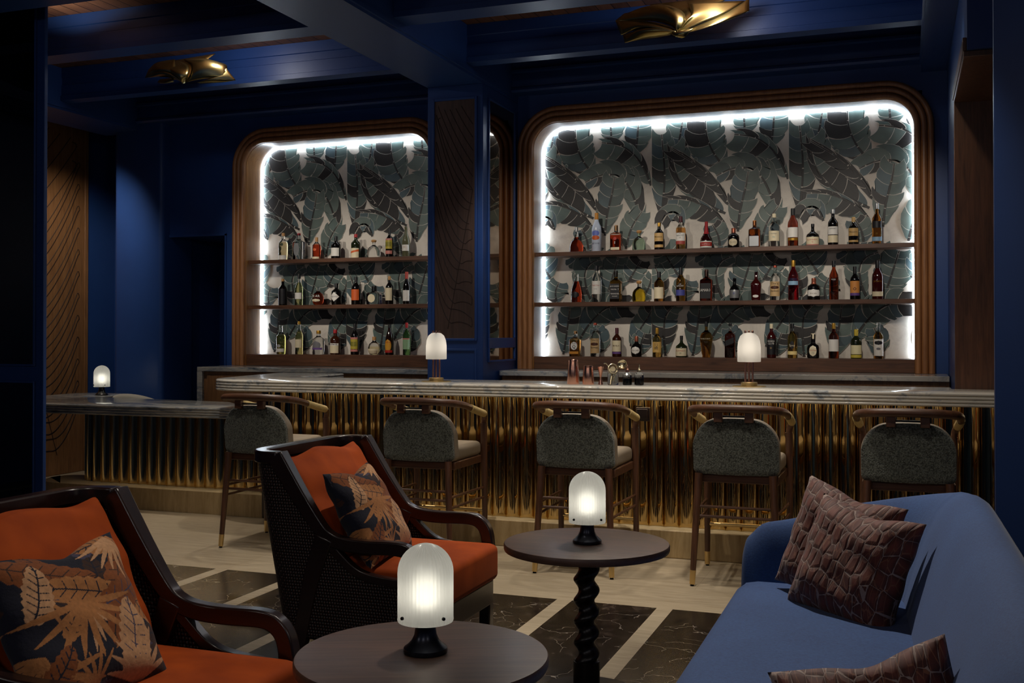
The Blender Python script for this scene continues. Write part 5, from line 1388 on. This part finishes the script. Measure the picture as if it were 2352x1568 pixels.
pillow('throw_pillow', 'brown net patterned pillow at the bottom edge, alone on the sofa seat', 'pillow', gp, (-.05, 2.62, .46), (.95, .05, .30), (-.15, -.95, .22), (.42, .44), .15, NET, 44, None, .02, 6)

# ---------------------------------------------------------------- pale chair behind the low counter
wc = thing('tub_chair', 'pale upholstered tub chair showing just above the low counter', 'chair', (-6.64, 8.27, 0))
CREAM = plain('cream_fabric', '#cfc7b4', .85, 0, .05, 8, .2, 120)
m = MB(); rbox(m, .5, .5, .16, .04, (0, 0, .30), crown=.01); m.build('seat', CREAM, wc)
arc = [(.30*math.cos(a), .30*math.sin(a), 0) for a in [PI*1.02+PI*.96*k/24 for k in range(25)]]
m = MB(); vs = []; fs = []
for i, p in enumerate(arc):
    s = math.sin(PI*i/24)**.5; top = .62+.25*s
    for r, z in ((0, .2), (0, top-.03), (.02, top), (.05, top), (.07, top-.03), (.07, .2)):
        q = Vector(p).normalized()*(.27+r); vs.append((q.x, q.y, z))
for i in range(24):
    for k in range(6): fs.append((i*6+k, i*6+(k+1) % 6, (i+1)*6+(k+1) % 6, (i+1)*6+k))
fs.append(tuple(range(6))); fs.append(tuple(range(24*6+5, 24*6-1, -1)))
m.add(vs, fs); m.build('curved_back', CREAM, wc, ang=60)
for x in (-.2, .2):
    for y in (-.2, .2): MB().tube([(x, y, .32), (x*1.1, y*1.1, 0)], [.018, .012], 10).build('leg', DARKW, wc)

# ---------------------------------------------------------------- brass ceiling fixtures: folded metal leaves
def sheet(m, A, B, bulge, n=14, k=10, curl=0):
    """curved sheet between two edge curves; bulge pushes the middle along a vector"""
    a = spline(A, 6); b_ = spline(B, 6)
    def rs(c):
        L = [0]
        for i in range(1, len(c)): L.append(L[-1]+(c[i]-c[i-1]).length)
        o = []
        for q in range(n+1):
            s = L[-1]*q/n; i = 1
            while i < len(c)-1 and L[i] < s: i += 1
            o.append(c[i-1].lerp(c[i], (s-L[i-1])/max(1e-9, L[i]-L[i-1])))
        return o
    a, b_ = rs(a), rs(b_); bl = Vector(bulge); vs = []; fs = []
    for i in range(n+1):
        for j in range(k+1):
            t = j/k; vs.append(a[i].lerp(b_[i], t)+bl*(4*t*(1-t))*(math.sin(PI*min(1, .15+.85*i/n))))
    for i in range(n):
        for j in range(k): q = i*(k+1)+j; fs.append((q, q+1, q+k+2, q+k+1))
    m.add(vs, fs)
def fixture(label, c, sheets):
    t = thing('ceiling_leaf_light', label, 'ceiling light', c, 0, 'brass leaf ceiling lights')
    for A, B, bl in sheets:
        m = MB(); sheet(m, A, B, bl); o = m.build('brass_leaf', BRASSD, t, ang=80)
        s = o.modifiers.new('Solidify', 'SOLIDIFY'); s.thickness = .004
    MB().lathe([(0, .36), (.03, .36), (.05, .37), (.06, .372), (.06, .385), (0, .385)], 24).build('ceiling_mount', BLACKM, t)
    return t
S1 = [([(0, -.1, .02), (-.1, .0, .14), (-.24, .12, .27)], [(0, -.1, .02), (.12, .0, .15), (.34, .14, .28)], (0, .0, .02)),
      ([(0, -.12, -.01), (.035, -.10, .05), (.07, -.04, .13), (.03, .04, .23)], [(0, -.12, -.01), (.13, -.06, .06), (.30, .0, .13), (.40, .06, .21)], (.0, .03, .03)),
      ([(0, -.12, -.01), (.15, -.05, .06), (.30, .0, .13), (.43, .05, .22)], [(.0, -.12, -.01), (.12, -.11, .0), (.30, -.07, .05), (.44, -.02, .12)], (0, -.05, -.03)),
      ([(-.06, -.12, .0), (-.02, -.14, -.03), (.03, -.14, -.05)], [(.10, -.11, .01), (.08, -.13, -.01), (.05, -.14, -.045)], (0, -.02, 0)),
      ([(0, -.12, -.01), (-.05, -.10, .05), (-.18, -.07, .10), (-.44, -.02, .145)], [(0, -.12, -.01), (.04, -.08, .07), (.0, .0, .17), (-.16, .05, .22), (-.40, .06, .21)], (-.02, -.04, .05)),
      ([(0, -.12, -.01), (-.05, -.09, .04), (-.20, -.06, .10), (-.44, -.02, .14)], [(0, -.12, -.01), (-.10, -.10, .03), (-.26, -.08, .055), (-.39, -.06, .03)], (0, -.05, -.02)),
      ([(0, -.12, -.01), (-.11, -.09, .02), (-.26, -.07, .045), (-.38, -.05, .03)], [(-.05, -.12, -.015), (-.14, -.11, -.02), (-.24, -.10, -.02), (-.36, -.08, -.03)], (0, -.05, .02))]
fixture('folded brass leaf ceiling light above the wide niche', (-1.37, 6.98, 3.365), S1)
S2 = [([(-.02, -.09, .02), (-.14, .0, .14), (-.34, .1, .24)], [(.02, -.09, .02), (.06, .0, .15), (.12, .12, .27)], (0, -.02, .03)),
      ([(.02, -.1, .02), (-.03, -.08, .09), (-.08, -.03, .17)], [(-.10, -.1, .03), (-.16, -.09, .08), (-.25, -.05, .15)], (0, -.03, .01)),
      ([(.0, -.10, .0), (.05, -.10, .06), (.02, -.05, .15), (-.10, .02, .22)], [(.35, -.05, .02), (.33, -.02, .10), (.28, .02, .15), (.08, .06, .22)], (.0, -.04, .02)),
      ([(.0, -.10, .0), (.045, -.12, .06), (.0, -.06, .14), (-.12, .0, .20)], [(.0, -.10, .0), (-.06, -.11, .06), (-.15, -.10, .11), (-.26, -.05, .17)], (.0, -.05, -.02)),
      ([(.0, -.10, .0), (-.07, -.09, .06), (-.17, -.08, .11), (-.40, -.02, .15)], [(.0, -.10, .0), (-.12, -.10, .05), (-.24, -.09, .07), (-.40, -.06, .08)], (.0, -.05, .0)),
      ([(-.12, -.06, .20), (-.22, -.05, .20), (-.32, -.04, .19), (-.40, -.02, .15)], [(-.03, -.10, .04), (-.12, -.11, .09), (-.22, -.10, .10), (-.38, -.06, .10)], (.0, -.05, -.03)),
      ([(-.10, -.09, .045), (-.17, -.08, .05), (-.26, -.06, .055)], [(-.10, -.10, .02), (-.18, -.10, .015), (-.26, -.09, .025)], (0, -.03, -.02)),
      ([(.10, -.08, .0), (.2, -.06, .03), (.33, -.03, .10)], [(.12, -.07, -.01), (.30, -.05, -.01), (.42, -.04, .0)], (0, -.03, 0))]
fixture('folded brass leaf ceiling light between beams near the mirrored screen', (-5.20, 6.98, 3.345), S2)
